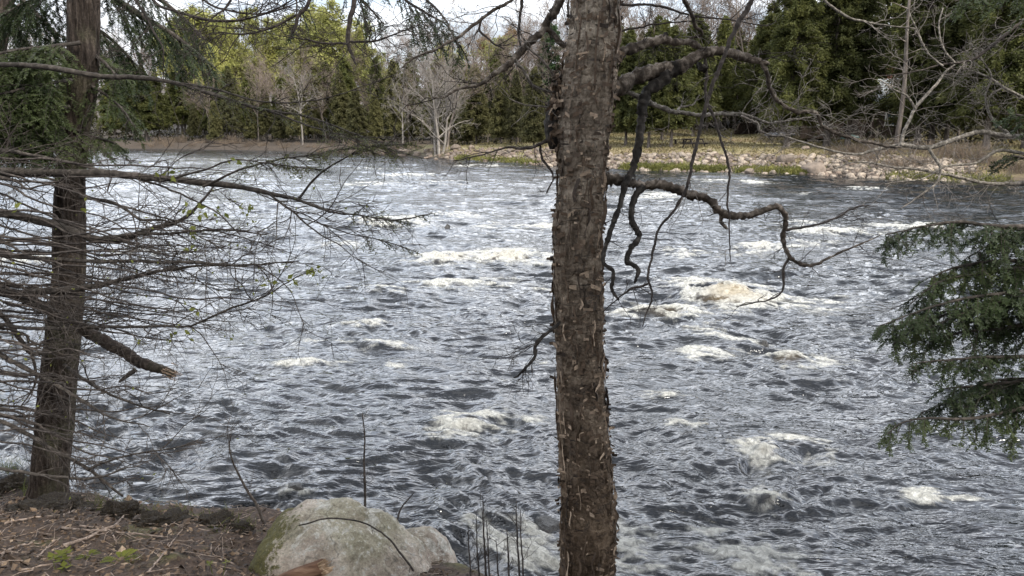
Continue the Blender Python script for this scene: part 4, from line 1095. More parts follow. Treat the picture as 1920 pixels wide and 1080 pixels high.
# limbs read off the photograph: (pixels and widths), depth start, depth end, bark, knobbliness
LIMBS = [
 ([(1120, 178, 44), (1150, 165, 40), (1190, 146, 34), (1240, 131, 31), (1275, 127, 30), (1312, 108, 25), (1350, 100, 22), (1400, 110, 19), (1440, 119, 10)], 2.62, 2.80, 'limb', .10, 10, .18),
 ([(1425, 116, 9), (1437, 135, 10), (1441, 163, 10), (1458, 189, 9), (1498, 207, 9), (1530, 210, 8), (1546, 236, 8), (1577, 250, 8), (1620, 262, 7), (1660, 272, 6), (1690, 276, 5)], 2.79, 3.10, 'limb', .10, 26, .22),
 ([(1130, 118, 30), (1155, 105, 27), (1190, 90, 22), (1238, 74, 19), (1256, 77, 17), (1290, 76, 14), (1312, 88, 13), (1343, 98, 13)], 2.62, 2.76, 'limb', .12, 9, .16),
 ([(1268, 128, 22), (1238, 150, 22), (1210, 176, 22), (1203, 215, 18), (1198, 280, 16), (1190, 318, 14), (1176, 345, 13), (1165, 380, 11), (1153, 412, 11), (1140, 452, 10), (1131, 490, 9), (1150, 510, 8), (1147, 540, 7), (1160, 562, 4)], 2.70, 2.52, 'dead_black', .12, 10, .10),
 ([(1105, 322, 30), (1135, 334, 27), (1175, 340, 23), (1212, 350, 20), (1250, 350, 20), (1290, 365, 20), (1330, 376, 18), (1355, 399, 17), (1392, 405, 17), (1430, 395, 15), (1456, 388, 14), (1470, 412, 12), (1466, 450, 11), (1476, 480, 10), (1500, 496, 9), (1530, 497, 7), (1562, 480, 5), (1602, 460, 4), (1650, 440, 2)], 2.60, 2.95, 'limb', .16, 16, .12),
 ([(1204, 350, 15), (1186, 375, 13), (1184, 410, 12), (1197, 443, 12), (1180, 470, 11), (1174, 490, 10), (1196, 505, 9), (1190, 530, 5)], 2.64, 2.55, 'dead_black', .12, 7, .09),
 ([(1355, 395, 9), (1351, 415, 9), (1363, 428, 6)], 2.76, 2.76, 'limb', .12, 2, .06),
 ([(1472, 432, 6), (1510, 426, 5), (1560, 411, 4), (1602, 390, 4), (1645, 386, 2)], 2.84, 3.0, 'thin', .05, 7, .12),
 ([(1479, 484, 6), (1466, 505, 6), (1467, 548, 4), (1432, 565, 3), (1380, 575, 2)], 2.86, 2.80, 'thin', .06, 5, .10),
 ([(1140, 160, 12), (1160, 168, 10), (1200, 190, 10), (1250, 210, 9), (1312, 220, 8), (1388, 216, 6), (1440, 228, 5), (1482, 225, 4), (1530, 217, 2)], 2.64, 3.0, 'limb_pale', .08, 14, .16),
 ([(1388, 217, 5), (1418, 232, 5), (1422, 246, 4), (1450, 256, 3), (1490, 250, 2)], 2.85, 2.95, 'thin_pale', .05, 6, .10),
 ([(1272, 213, 6), (1276, 200, 5), (1300, 195, 3), (1312, 178, 2)], 2.76, 2.8, 'thin_pale', .05, 4, .08),
 ([(1425, -40, 12), (1410, 0, 11), (1390, 40, 10), (1365, 90, 8), (1345, 140, 8), (1328, 176, 8), (1310, 240, 7), (1296, 300, 7), (1288, 345, 6), (1270, 390, 6), (1236, 440, 5), (1216, 520, 5), (1222, 560, 4), (1205, 612, 2)], 2.55, 2.45, 'thin', .06, 7, .14),
 ([(1322, 110, 6), (1324, 140, 7), (1322, 176, 6), (1340, 222, 6), (1355, 270, 5), (1367, 310, 5), (1362, 370, 4), (1368, 430, 3), (1369, 490, 2)], 2.74, 2.62, 'thin', .06, 6, .12),
 ([(1265, -30, 12), (1281, 0, 11), (1296, 25, 10), (1305, 50, 9), (1318, 66, 7), (1294, 71, 5)], 2.60, 2.72, 'limb', .10, 6, .14),
 ([(1150, 8, 6), (1230, 12, 5), (1302, 32, 4), (1362, 40, 3), (1440, 48, 2)], 2.62, 2.8, 'thin', .05, 8, .16),
 ([(1155, 60, 5), (1200, 50, 4), (1260, 42, 3), (1320, 40, 2)], 2.62, 2.7, 'thin', .05, 6, .14),
 ([(1068, 92, 13), (1046, 76, 12), (1024, 52, 14), (1010, 62, 18), (985, 86, 17), (960, 114, 15), (930, 131, 12), (905, 150, 9), (868, 161, 6), (830, 182, 4), (795, 184, 2)], 2.60, 2.45, 'limb', .10, 18, .16),
 ([(1062, -20, 16), (1050, 5, 20), (1040, 25, 22), (1020, 50, 20)], 2.55, 2.58, 'limb', .10, 3, .12),
 ([(965, 112, 7), (985, 140, 6), (1000, 160, 6), (1030, 172, 5), (1050, 178, 3)], 2.47, 2.58, 'limb_pale', .06, 8, .12),
 ([(1045, 150, 5), (1010, 110, 4), (990, 90, 3)], 2.58, 2.5, 'thin_pale', .06, 4, .12),
 ([(1040, 200, 5), (1020, 200, 4), (985, 195, 3), (955, 185, 2)], 2.58, 2.5, 'thin_pale', .05, 5, .10),
 ([(985, -40, 9), (960, 0, 8), (930, 16, 8), (890, 40, 8), (860, 66, 7), (820, 90, 6), (790, 100, 5), (765, 114, 4), (755, 127, 3)], 2.50, 2.40, 'limb', .08, 14, .18),
 ([(905, 30, 5), (900, 55, 5), (925, 80, 4), (945, 92, 3)], 2.47, 2.45, 'thin', .05, 5, .12),
 ([(980, -30, 6), (975, 20, 6), (972, 60, 5), (978, 95, 4)], 2.52, 2.52, 'thin', .06, 6, .12),
 ([(1050, 604, 6), (1020, 630, 7), (1005, 646, 8), (1000, 670, 7), (975, 700, 5), (964, 708, 3)], 2.60, 2.50, 'dead_black', .10, 9, .14),
 ([(1044, 256, 9), (1028, 262, 8), (1010, 270, 6), (985, 275, 5), (950, 276, 4), (900, 290, 3), (850, 302, 2)], 2.58, 2.45, 'thin', .08, 8, .12),
 ([(1013, 271, 5), (1017, 300, 5), (1038, 330, 4), (1025, 362, 3)], 2.57, 2.55, 'thin', .08, 3, .07),
 ([(1240, 79, 14), (1247, 68, 12), (1250, 62, 6)], 2.70, 2.70, 'dead_black', .15, 0, .1),
 ([(1310, 120, 8), (1316, 128, 12), (1325, 128, 8)], 2.76, 2.72, 'dead_black', .2, 0, .1),
 ([(1130, 585, 2), (1160, 560, 3), (1190, 542, 5), (1215, 532, 5)], 2.52, 2.50, 'thin', .05, 7, .10),
]
q = np.random.default_rng(33)
for (pts, d0, d1, mt, kn, nt_, tl) in LIMBS:
    X, r = trace(pts, d0, d1, .009, .0022, q); r = r * (.80 if mt == 'limb' else .92)
    r[:14] *= np.linspace(1.35, 1.0, 14)[:len(r[:14])] if pts[0][2] > 20 else 1.0
    r = r * (1 + .16 * np.clip(pn2(np.arange(len(r)) * .21 + d0 * 50, np.zeros(len(r)) + pts[0][0], 3), -.4, 1))
    mb = MB(); mb.tube(X, r, 10, kn * 1.35)
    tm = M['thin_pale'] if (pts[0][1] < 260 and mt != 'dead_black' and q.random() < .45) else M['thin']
    if nt_:
        mb.cm = 1; twigs_on(mb, q, X, r, max(2, int(nt_ * .9)), tl * 1.15, .0018, 2 if nt_ > 7 else 1, .12, .24, .0)
    mb.build('branch', [M[mt], tm], birch)
tag(birch, 'rough-barked birch standing alone in front of the river with crooked limbs', 'tree')
# ------------------------------------------------------------------ hemlock sprays with single needles
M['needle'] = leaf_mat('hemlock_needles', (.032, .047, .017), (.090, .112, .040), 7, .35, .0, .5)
M['needle_dark'] = leaf_mat('hemlock_needles_dark', (.018, .029, .013), (.058, .080, .032), 6, .28, .0, .5)  # darker needle tone, varied from bough to bough
M['needle_pale'] = leaf_mat('hemlock_needles_young', (.05, .062, .022), (.12, .125, .045), 5, .35, .0, .5)
def needles_on(mb, q, pts, L=.013, W_=.0017, sp=.006, nrm=None):
    d = np.diff(pts, axis=0); ln = np.linalg.norm(d, axis=1); S = np.concatenate([[0], np.cumsum(ln)])
    n = max(2, int(S[-1] / sp)); s = np.linspace(.1, 1, n) * S[-1]
    c = np.stack([np.interp(s, S, pts[:, k]) for k in range(3)], 1)
    ax = np.stack([np.interp(s, (S[:-1] + S[1:]) / 2, d[:, k]) for k in range(3)], 1); ax /= np.linalg.norm(ax, axis=1)[:, None] + 1e-9
    for sg in (-1, 1):
        side = np.cross(ax, nrm) * sg; side /= np.linalg.norm(side, axis=1)[:, None] + 1e-9
        u = ax * .55 + side * .85 + nrm * q.normal(size=(n, 1)) * .3 + q.normal(size=(n, 3)) * .12; u /= np.linalg.norm(u, axis=1)[:, None]
        w = np.cross(u, nrm + q.normal(size=(n, 3)) * .35); w /= np.linalg.norm(w, axis=1)[:, None] + 1e-9
        l = L * q.uniform(.6, 1.15, (n, 1))
        mb.cards(c + u * l * .5, u * l * .5, w * W_)
def spray(wood, leaf, q, p, d, L, droop=.5, nl=.013, nw=.0019, sp=.0065, fill=1.0):
    """flat drooping hemlock spray"""
    d = d / np.linalg.norm(d); nrm = np.cross(np.cross(d, [0, 0, 1.0]) + 1e-6, d) + q.normal(size=3) * .35; nrm /= np.linalg.norm(nrm)
    side = np.cross(d, nrm); side /= np.linalg.norm(side)
    t = np.linspace(0, 1, 7)[:, None]
    pts = p + d * L * t + np.array([0, 0, -1.0]) * droop * L * t ** 2 + q.normal(size=(7, 3)) * .012 * L * t
    wood.tube(pts, np.linspace(.0022, .0007, 7), 4, cap=False)
    needles_on(leaf, q, pts, nl, nw, sp, nrm)
    m_ = max(3, int(L / .03 * fill))
    for j in range(m_):
        s = .12 + .85 * (j + q.random()) / m_
        b = np.array([np.interp(s, t[:, 0], pts[:, k]) for k in range(3)])
        dd = d * .62 + side * (1 if j % 2 else -1) * .8 + q.normal(size=3) * .12 + np.array([0, 0, -droop * s * .9])
        dd /= np.linalg.norm(dd); l2 = L * (.50 - .38 * s) * q.uniform(.6, 1.2) + .02
        t2 = np.linspace(0, 1, 5)[:, None]
        p2 = b + dd * l2 * t2 + np.array([0, 0, -1.0]) * droop * .5 * l2 * t2 ** 2
        wood.tube(p2, np.linspace(.0012, .0006, 5), 3, cap=False)
        needles_on(leaf, q, p2, nl, nw, sp, nrm)
def bough(q, X, r, n, L, droop, parent, wood_mat, leaf_mat_, start=.1, spread=1.0, nl=.013, nw=.0019, hang=0.0, name='branch', knob=.05, sp=.0065, bare=0, fill=1.0):
    mb, sw, lf_ = MB(), MB(), MB()
    mb.tube(X, r, 7, knob)
    for k in range(n):
        i = int(len(X) * (start + (1 - start) * (k + q.random()) / n)); i = min(max(i, 1), len(X) - 1)
        ax = X[i] - X[i - 1]; ax /= np.linalg.norm(ax)
        s = np.cross(ax, np.array([0, 0, 1.0])) * q.choice([-1, 1]); s /= np.linalg.norm(s) + 1e-9
        d = ax * q.uniform(.3, .9) + s * spread * q.uniform(.3, 1) + np.array([0, 0, q.uniform(-.4, .15) - hang])
        spray(mb, lf_, q, X[i], d, L * q.uniform(.55, 1.25) * (1.1 - .78 * i / len(X)), droop, nl, nw, sp, fill)
    if bare: twigs_on(mb, q, X, r, bare, L * .9, .0022, 1, start, .14, -.02, .5)
    o = mb.build(name, wood_mat, parent)
    lf_.build('needles', leaf_mat_, o, False)
    return o

def furrowed_trunk(SILH, d, dtop, name_mat, rows, na, seed, furrow=.012, ext=None):
    S_ = np.array(SILH, float); zr = np.linspace(S_[-1, 0], S_[0, 0], rows)
    lf = np.interp(zr, S_[:, 0], S_[:, 1]); rt = np.interp(zr, S_[:, 0], S_[:, 2])
    AX = []; RAD = []
    for k, y_ in enumerate(zr):
        r_ = ray((lf[k] + rt[k]) / 2, y_); Y = d + (dtop - d) * k / rows
        AX.append(CAM + r_ * (Y / r_[1])); RAD.append((rt[k] - lf[k]) / 2 / FPX * Y / r_[1])
    AX = np.array(AX); RAD = np.array(RAD)
    an = np.linspace(0, 2 * math.pi, na, endpoint=False); A_, I_ = np.meshgrid(an, np.arange(rows))
    sm = np.stack([np.cos(A_) * .12, np.sin(A_) * .12, AX[I_, 2]], -1).reshape(-1, 3)
    f1 = fbm3(sm * np.array([26, 26, 3.2]), 3, seed); f2 = fbm3(sm * np.array([60, 60, 22]), 2, seed + 3)
    dsp = -furrow * np.clip(1 - np.abs(f1) * 3.2, 0, 1) + .0035 * f2
    rr = RAD[I_] * .93 + dsp.reshape(A_.shape)
    V = np.stack([AX[I_, 0] + np.cos(A_) * rr, AX[I_, 1] + np.sin(A_) * rr, AX[I_, 2]], -1)
    i = np.arange(rows - 1)[:, None] * na; j = np.arange(na)[None, :]; j2 = (j + 1) % na
    mb = MB(); mb.add(V.reshape(-1, 3), np.stack([i + j, i + j2, i + na + j2, i + na + j], -1).reshape(-1, 4))
    return mb, AX, RAD

m, nt, bs = mat_new('furrowed_hemlock_bark')
v = coords(nt)
n1 = noise(nt, coords(nt, (40, 40, 7)), 1.0, 6, .65); n2 = noise(nt, v, 90, 4, .65); n3 = noise(nt, v, 3.2, 4, .6)
c = ramp(nt, n1, [(.34, (.014, .010, .008)), (.52, (.048, .037, .030)), (.70, (.115, .092, .076))])
c = mixc(nt, ramp(nt, n3, [(.52, (0, 0, 0)), (.68, (.6, .6, .6))]), c, ramp(nt, n2, [(.3, (.05, .052, .028)), (.7, (.15, .15, .085))]))   # thin green lichen
c = mixc(nt, 1.0, c, ramp(nt, n2, [(.3, (.65, .65, .65)), (.7, (1.3, 1.3, 1.3))]), 'MULTIPLY')
nt.links.new(c, bs.inputs['Base Color']); bs.inputs['Roughness'].default_value = .9; bs.inputs['Specular IOR Level'].default_value = .2
bump(nt, bs, node(nt, 'ShaderNodeMath', {0: n2, 1: .4, 2: n1}, operation='MULTIPLY_ADD').outputs[0], 1.0, .012)
M['hembark'] = m
M['twig_brown'] = bark_mat('beech_twig_bark', (.028, .023, .020), (.060, .050, .044), (.115, .10, .088), 50, (1, 1, 1), .002)
M['branch_grey'] = bark_mat('grey_branch_bark', (.022, .019, .016), (.055, .047, .040), (.115, .10, .088), 40, (1, 1, 1), .004)

# ------------------------------------------------------------------ left trunk
hl = empty('hemlock_tree', (0, 0, 0))
mb, AXL, RADL = furrowed_trunk([(-500, 150, 205), (-200, 138, 196), (0, 127, 187), (90, 127, 186), (180, 126, 181), (230, 122, 171), (280, 111, 163), (340, 104, 159), (420, 100, 160), (500, 99, 160), (560, 94, 157), (640, 84, 150),
     (720, 74, 143), (800, 66, 138), (860, 61, 131), (905, 56, 127), (930, 48, 128), (950, 36, 136), (980, 20, 150)], 4.2, 4.35, None, 520, 120, 31)
mb.build('trunk', M['hembark'], hl)
q = np.random.default_rng(44)
def tr(pts, d0, d1, step=.025, wob=.002): return trace(pts, d0, d1, step, wob, q)
# dead broken limb that sticks out to the right
X, r = tr([(110, 590, 19), (150, 614, 20), (180, 632, 22), (220, 652, 22), (262, 680, 20), (295, 690, 18), (322, 700, 13)], 4.2, 3.9, .012)
mb = MB(); mb.tube(X, r, 12, .08); ob = mb.build('broken_limb', M['hembark'], hl)
mb = MB()
for k in range(30):
    p = X[-1] + q.normal(size=3) * .015; d = X[-1] - X[-6]; d /= np.linalg.norm(d)
    mb.tube(np.stack([p - d * .03, p + d * q.uniform(.005, .04)]), [.004, .0012], 4)
mb.build('splintered_end', bark_mat('torn_pale_wood', (.16, .10, .07), (.34, .25, .18), (.52, .42, .33), 40, (1, 1, .3), .004), ob)
X, r = tr([(255, 692, 9), (238, 704, 8), (224, 716, 5)], 3.95, 3.9); mb = MB(); mb.tube(X, r, 6, .05); mb.build('stub', M['branch_grey'], ob)
# live boughs with needles: (pixels), depths, sprays, spray length, droop, material
BL = [
 ([(150, 128, 10), (60, 125, 9), (-40, 120, 8)], 4.3, 4.0, 16, .30, .35, 'needle'),
 ([(140, 90, 9), (80, 110, 9), (0, 150, 7), (-60, 190, 5)], 4.3, 3.9, 26, .34, .5, 'needle'),
 ([(130, 170, 8), (60, 175, 8), (-20, 200, 6)], 4.3, 4.1, 24, .34, .45, 'needle'),
 ([(125, 215, 8), (60, 240, 7), (-20, 270, 5)], 4.3, 4.0, 20, .30, .4, 'needle'),
 ([(140, 60, 8), (170, 95, 8), (200, 120, 6), (225, 150, 4)], 4.2, 4.0, 10, .22, .5, 'needle'),
 ([(120, 235, 7), (160, 250, 6), (215, 268, 4)], 4.15, 3.95, 10, .24, .35, 'needle'),
 ([(150, 80, 8), (90, 88, 7), (20, 95, 5), (-40, 110, 3)], 4.0, 3.7, 24, .30, .4, 'needle'),
 ([(135, 150, 8), (70, 160, 7), (0, 175, 5), (-50, 185, 3)], 4.0, 3.6, 26, .32, .4, 'needle'),
 ([(130, 200, 8), (75, 215, 7), (10, 228, 5), (-50, 240, 3)], 4.0, 3.6, 26, .30, .4, 'needle'),
 ([(120, 240, 8), (70, 258, 6), (10, 275, 4)], 4.0, 3.7, 18, .26, .35, 'needle'),
 ([(150, 150, 6), (185, 170, 5), (225, 200, 4), (250, 235, 2)], 4.15, 3.9, 10, .22, .5, 'needle'),
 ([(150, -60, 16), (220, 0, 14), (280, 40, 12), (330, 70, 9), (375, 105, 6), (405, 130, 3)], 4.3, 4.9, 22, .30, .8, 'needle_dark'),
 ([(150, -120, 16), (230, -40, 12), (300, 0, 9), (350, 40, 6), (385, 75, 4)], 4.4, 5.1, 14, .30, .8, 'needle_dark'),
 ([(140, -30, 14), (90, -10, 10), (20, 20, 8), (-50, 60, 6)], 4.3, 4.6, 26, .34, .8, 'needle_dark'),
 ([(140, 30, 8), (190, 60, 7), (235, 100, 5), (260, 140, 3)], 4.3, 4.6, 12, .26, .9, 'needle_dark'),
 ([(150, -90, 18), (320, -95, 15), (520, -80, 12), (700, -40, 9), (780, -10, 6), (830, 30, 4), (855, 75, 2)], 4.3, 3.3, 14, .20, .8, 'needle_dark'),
 ([(640, -55, 6), (660, -20, 5), (690, 10, 4), (720, 45, 2)], 3.55, 3.4, 4, .16, .9, 'needle_dark'),
 ([(740, -25, 6), (760, 0, 5), (800, 25, 4), (840, 50, 3), (862, 90, 2)], 3.4, 3.3, 9, .16, .8, 'needle_dark'),
 ([(540, -78, 6), (552, -30, 4), (556, 20, 3), (550, 65, 2)], 3.7, 3.6, 4, .12, .9, 'needle_dark'),
]
for pts, d0, d1, n, L, dr, mt in BL:
    X, r = tr(pts, d0, d1)
    bough(q, X, r, int(n * 1.7), L, dr, hl, M['branch_grey'], M[mt], .12, 1.0, .014, .0021, .15, bare=6)
# long low limb with thin needles that reaches over the water
BL2 = [
 ([(-60, 118, 9), (40, 124, 10), (100, 130, 11), (180, 143, 10), (270, 146, 9), (340, 158, 7), (400, 178, 7), (480, 203, 6), (560, 215, 4), (620, 235, 3), (690, 262, 2), (745, 284, 2)], 3.6, 3.3, 26, 34, .26, .45),
 ([(340, 158, 5), (400, 166, 4), (480, 188, 3), (560, 192, 3), (640, 175, 2), (740, 140, 2)], 3.45, 3.3, 0, 12, .2, .4),
 ([(500, 205, 4), (580, 235, 3), (660, 262, 2), (740, 292, 2)], 3.35, 3.2, 7, 9, .2, .45),
 ([(560, 372, 5), (595, 330, 4), (640, 300, 3), (700, 275, 2), (760, 270, 2)], 3.2, 3.1, 20, 8, .16, .55),
 ([(380, 350, 5), (450, 318, 4), (520, 300, 3), (600, 288, 2), (680, 272, 2)], 3.25, 3.1, 24, 10, .18, .55),
 ([(300, 340, 5), (380, 320, 4), (440, 300, 3), (520, 310, 2), (600, 318, 2)], 3.3, 3.1, 18, 10, .16, .55),
 ([(560, 375, 5), (620, 395, 4), (680, 402, 3), (740, 412, 3), (800, 403, 2)], 3.2, 3.05, 13, 6, .12, .45),
 ([(600, 420, 3), (660, 440, 2), (720, 452, 2), (775, 470, 1.6)], 3.2, 3.05, 7, 5, .1, .45),
]
for pts, d0, d1, nsp, nb_, L, st in BL2:
    X, r = tr(pts, d0, d1)
    bough(q, X, r, nsp, L, .25, hl, M['branch_grey'], M['needle_pale'], st, .8, .012, .0016, -.05, sp=.011, bare=nb_, fill=.7)
tag(hl, 'tall furrowed hemlock at the edge of the near bank, leaning right at its top', 'tree')

# ------------------------------------------------------------------ second trunk in the upper left corner
ht = empty('hemlock_tree', (0, 0, 0))
mb, AX2, _ = furrowed_trunk([(-400, 20, 75), (-150, -6, 48), (0, -30, 26), (40, -38, 19), (80, -46, 12), (200, -72, -10), (450, -120, -50), (700, -170, -95), (950, -225, -140)], 5.0, 5.2, None, 240, 60, 37)
mb.build('trunk', M['hembark'], ht)
for pts, d0, d1, n, L, dr in [([(-10, -40, 9), (40, 0, 8), (80, 40, 6), (115, 70, 4)], 5.0, 4.8, 14, .34, .9), ([(-20, 40, 8), (30, 70, 6), (80, 100, 4)], 5.0, 4.9, 10, .3, .8), ([(-60, 150, 8), (0, 190, 6), (60, 215, 4)], 5.0, 4.7, 18, .34, .5)]:
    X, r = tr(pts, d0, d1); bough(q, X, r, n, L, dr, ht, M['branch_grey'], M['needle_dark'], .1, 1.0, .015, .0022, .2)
tag(ht, 'thin leaning hemlock trunk partly hidden by dark sprays in the upper left corner', 'tree')

# ------------------------------------------------------------------ beech whose long bare branches cross the left trunk
be = empty('beech_tree', (0, 0, 0))
mb, AX3, _ = furrowed_trunk([(-700, -300, -250), (-300, -305, -235), (0, -305, -222), (300, -310, -212), (600, -318, -205), (850, -328, -200), (950, -345, -190), (1000, -370, -170)], 3.7, 3.7, None, 260, 64, 41, .002)
mb.build('trunk', M['branch_grey'], be)
BB = [
 ([(-262, 330, 26), (-120, 324, 20), (0, 322, 15), (100, 326, 15), (200, 330, 14), (300, 338, 13), (400, 348, 11), (500, 360, 9), (560, 375, 6), (620, 398, 4)], 3.7, 3.2, 14),
 ([(500, 360, 5), (545, 395, 4), (590, 436, 3), (640, 460, 2)], 3.25, 3.1, 7),
 ([(-262, 370, 24), (-120, 380, 19), (0, 400, 17), (60, 411, 17), (130, 431, 15), (180, 450, 14), (232, 450, 12), (290, 430, 10), (340, 414, 7), (372, 385, 5), (400, 350, 3)], 3.7, 3.5, 14),
 ([(180, 448, 8), (240, 440, 7), (330, 438, 5), (420, 430, 4), (500, 440, 2)], 3.55, 3.35, 9),
 ([(-262, 520, 28), (-120, 535, 22), (0, 545, 20), (50, 560, 20), (110, 590, 16)], 3.75, 4.1, 4),
 ([(-100, 550, 14), (0, 548, 13), (80, 546, 13), (150, 540, 12), (212, 528, 9), (300, 508, 6), (400, 498, 4), (480, 500, 2)], 3.7, 3.3, 12),
 ([(-262, 460, 16), (-100, 470, 12), (0, 478, 10), (100, 488, 8), (200, 492, 7), (350, 494, 6), (450, 500, 4), (560, 490, 2)], 3.7, 3.2, 14),
 ([(-262, 560, 14), (-60, 575, 12), (0, 590, 10), (40, 640, 9), (60, 664, 9), (88, 662, 6)], 3.75, 4.1, 4),
 ([(60, 664, 6), (66, 690, 5), (66, 720, 4), (40, 760, 2)], 3.95, 3.95, 3),
 ([(-100, 600, 12), (0, 610, 8), (100, 618, 7), (200, 614, 6), (300, 614, 5), (355, 613, 4), (422, 584, 4), (490, 557, 3), (555, 522, 2), (592, 506, 1.6)], 3.7, 3.1, 12),
 ([(-262, 640, 14), (-60, 650, 9), (0, 668, 8), (60, 700, 7), (140, 745, 6), (200, 780, 4), (280, 800, 2)], 3.75, 3.4, 9),
 ([(120, 684, 6), (160, 712, 6), (210, 740, 5), (262, 762, 4), (318, 776, 3)], 4.0, 3.6, 5),
 ([(-100, 760, 9), (0, 790, 8), (60, 820, 8), (110, 850, 7), (165, 880, 6), (230, 930, 4)], 3.6, 3.5, 7),
 ([(165, 880, 5), (220, 860, 4), (290, 848, 3), (380, 828, 2)], 3.5, 3.3, 4),
 ([(-100, 872, 7), (0, 878, 6), (70, 888, 6), (140, 898, 5), (200, 895, 4), (240, 876, 2)], 3.5, 3.3, 5),
 ([(-262, 290, 14), (-100, 285, 10), (0, 280, 8), (100, 296, 6), (200, 318, 5), (300, 345, 4), (400, 395, 3), (450, 440, 2)], 3.7, 3.3, 12),
 ([(150, 370, 7), (220, 385, 6), (260, 410, 5), (300, 412, 4), (350, 430, 3), (420, 470, 2)], 3.6, 3.3, 10),
]
tips = []
for pts, d0, d1, n in BB:
    X, r = tr(pts, d0, d1, .03, .003)
    mb = MB(); mb.tube(X, r, 8, .05); mb.cm = 1
    twigs_on(mb, q, X, r, int(n * 1.3), .34, .0030, 2, .22, .10, -.004, .5, tips, kids=4); mb.build('branch', [M['branch_grey'], M['twig_brown']], be)
for k in range(66):                                       # long whippy shoots
    y0 = q.uniform(285, 800); x0 = q.uniform(-110, 90); ln = q.uniform(180, 500) * (1.0 if y0 < 620 else .62)
    sl = q.uniform(-.05, .42) if y0 < 600 else q.uniform(-.1, .5)
    p = []
    for t in np.linspace(0, 1, 6):
        p.append((x0 + ln * t, y0 + ln * (sl * t - .26 * q.uniform(.6, 1.2) * sl * t * t) + q.normal() * 5, 3.6 * (1 - t) ** .8 + 1.2))
    d0 = q.uniform(3.4, 4.1); X, r = tr([(-258, y0 + q.uniform(-60, 10), 6)] + p, 3.75, d0 - q.uniform(.1, .7), .03, .003)
    mb = MB(); mb.tube(X, r, 5, .03); twigs_on(mb, q, X, r, int(q.integers(3, 7)), .26, .0021, 2, .4, .10, .0, .5, tips, kids=3)
    mb.build('shoot', M['twig_brown'], be)
# fresh leaves here and there on the twig ends
mb = MB(); cl = [(560, 520), (592, 512), (575, 500), (540, 535), (362, 388), (372, 398), (355, 394), (162, 396), (325, 322), (360, 432), (350, 470), (472, 390), (452, 386), (365, 578), (350, 630), (320, 632), (495, 520), (510, 530), (590, 505), (525, 500), (30, 395), (260, 640), (300, 330), (415, 395), (440, 300)]
for (px, py) in cl:
    for k in range(5):
        p = P(px + q.normal() * 9, py + q.normal() * 7, 3.2 + q.normal() * .05); u = q.normal(size=3) * .6 + np.array([.4, 0, -.2]); u /= np.linalg.norm(u)
        w = np.cross(u, q.normal(size=3)); w /= np.linalg.norm(w); s = q.uniform(.018, .036)
        mb.leaves(p[None], (u * s)[None], (w * s * .3)[None], .35)
for (tp, td) in [tips[int(i)] for i in q.integers(0, len(tips), 260)]:
    u = td / (np.linalg.norm(td) + 1e-9) + q.normal(size=3) * .3; u /= np.linalg.norm(u); w = np.cross(u, q.normal(size=3)); w /= np.linalg.norm(w); s = q.uniform(.010, .02)
    mb.leaves(tp[None], (u * s)[None], (w * s * .28)[None], .35)
mb.build('young_leaves', leaf_mat('fresh_beech_leaf', (.11, .13, .03), (.24, .25, .06), 20, .45, 0), be)
tag(be, 'beech with long bare sweeping branches and a few fresh leaves across the left trunk', 'tree')

# ------------------------------------------------------------------ bare maple branches that hang into the top of the view
mp = empty('maple_tree', (0, 0, 0))
mb, _, _ = furrowed_trunk([(-900, 420, 520), (-500, 395, 500), (-300, 400, 500)], 3.6, 3.6, None, 60, 40, 43, .006)
# its trunk stands on the bank behind the camera and leans out overhead
tk = MB(); bpt = np.array([-1.6, -1.2, bank_z(-1.6, -1.2) - .1])
tpts = spline(np.array([bpt, bpt + [.1, .5, 1.6], [-1.4, .4, 4.2], [-1.2, 1.6, 5.6], [-1.0, 2.4, 6.6]]), .06)
tk.tube(tpts, np.linspace(.16, .07, len(tpts)), 20, .03); tk.build('trunk', M['branch_grey'], mp)
top = tpts[-12]
HB = [
 ([(668, -120, 12), (665, 0, 10), (655, 40, 9), (652, 80, 8), (660, 102, 6), (668, 122, 3)], 3.0, 2.9, 9),
 ([(600, -120, 9), (580, 0, 7), (560, 28, 7), (556, 44, 6), (549, 62, 3)], 3.0, 2.95, 6),
 ([(556, 28, 5), (520, 48, 5), (490, 58, 4), (450, 64, 3), (410, 60, 2)], 2.98, 2.9, 8),
 ([(240, -90, 8), (290, 0, 6), (335, 24, 5), (400, 40, 5), (470, 34, 4), (530, 10, 3), (560, -10, 2)], 3.2, 3.0, 12),
 ([(300, -90, 7), (380, 0, 4), (440, 22, 4), (500, 24, 3), (570, 0, 2)], 3.2, 3.1, 10),
 ([(200, -60, 6), (262, 10, 5), (290, 60, 4), (308, 90, 3), (305, 110, 2)], 3.3, 3.2, 5),
 ([(652, 82, 5), (610, 80, 4), (570, 72, 3), (540, 70, 2)], 2.92, 2.88, 6),
 ([(655, 78, 4), (700, 78, 4), (740, 66, 3), (775, 50, 2)], 2.92, 2.86, 7),
 ([(480, -110, 7), (430, 0, 5), (400, 30, 3), (372, 66, 2)], 3.1, 3.0, 7),
]
for pts, d0, d1, n in HB:
    X, r = tr(pts, d0, d1, .02, .002)
    if pts[0][1] < -40:                                   # joined to the leaning trunk above the view
        J = spline(np.array([top, (top + X[0]) / 2 + [0, 0, .35], X[0]]), .06); X = np.concatenate([J[:-1], X]); r = np.concatenate([np.linspace(.02, r[0], len(J) - 1), r]); st = .55
    else: st = .1
    mb = MB(); mb.tube(X, r, 7, .07)
    twigs_on(mb, q, X, r, int(n * 1.5), .24, .0021, 2, st, .17, .0, None, None, 4); mb.build('branch', M['thin'], mp)
tag(mp, 'bare maple whose dark twigs hang into the top of the view against the sky', 'tree')

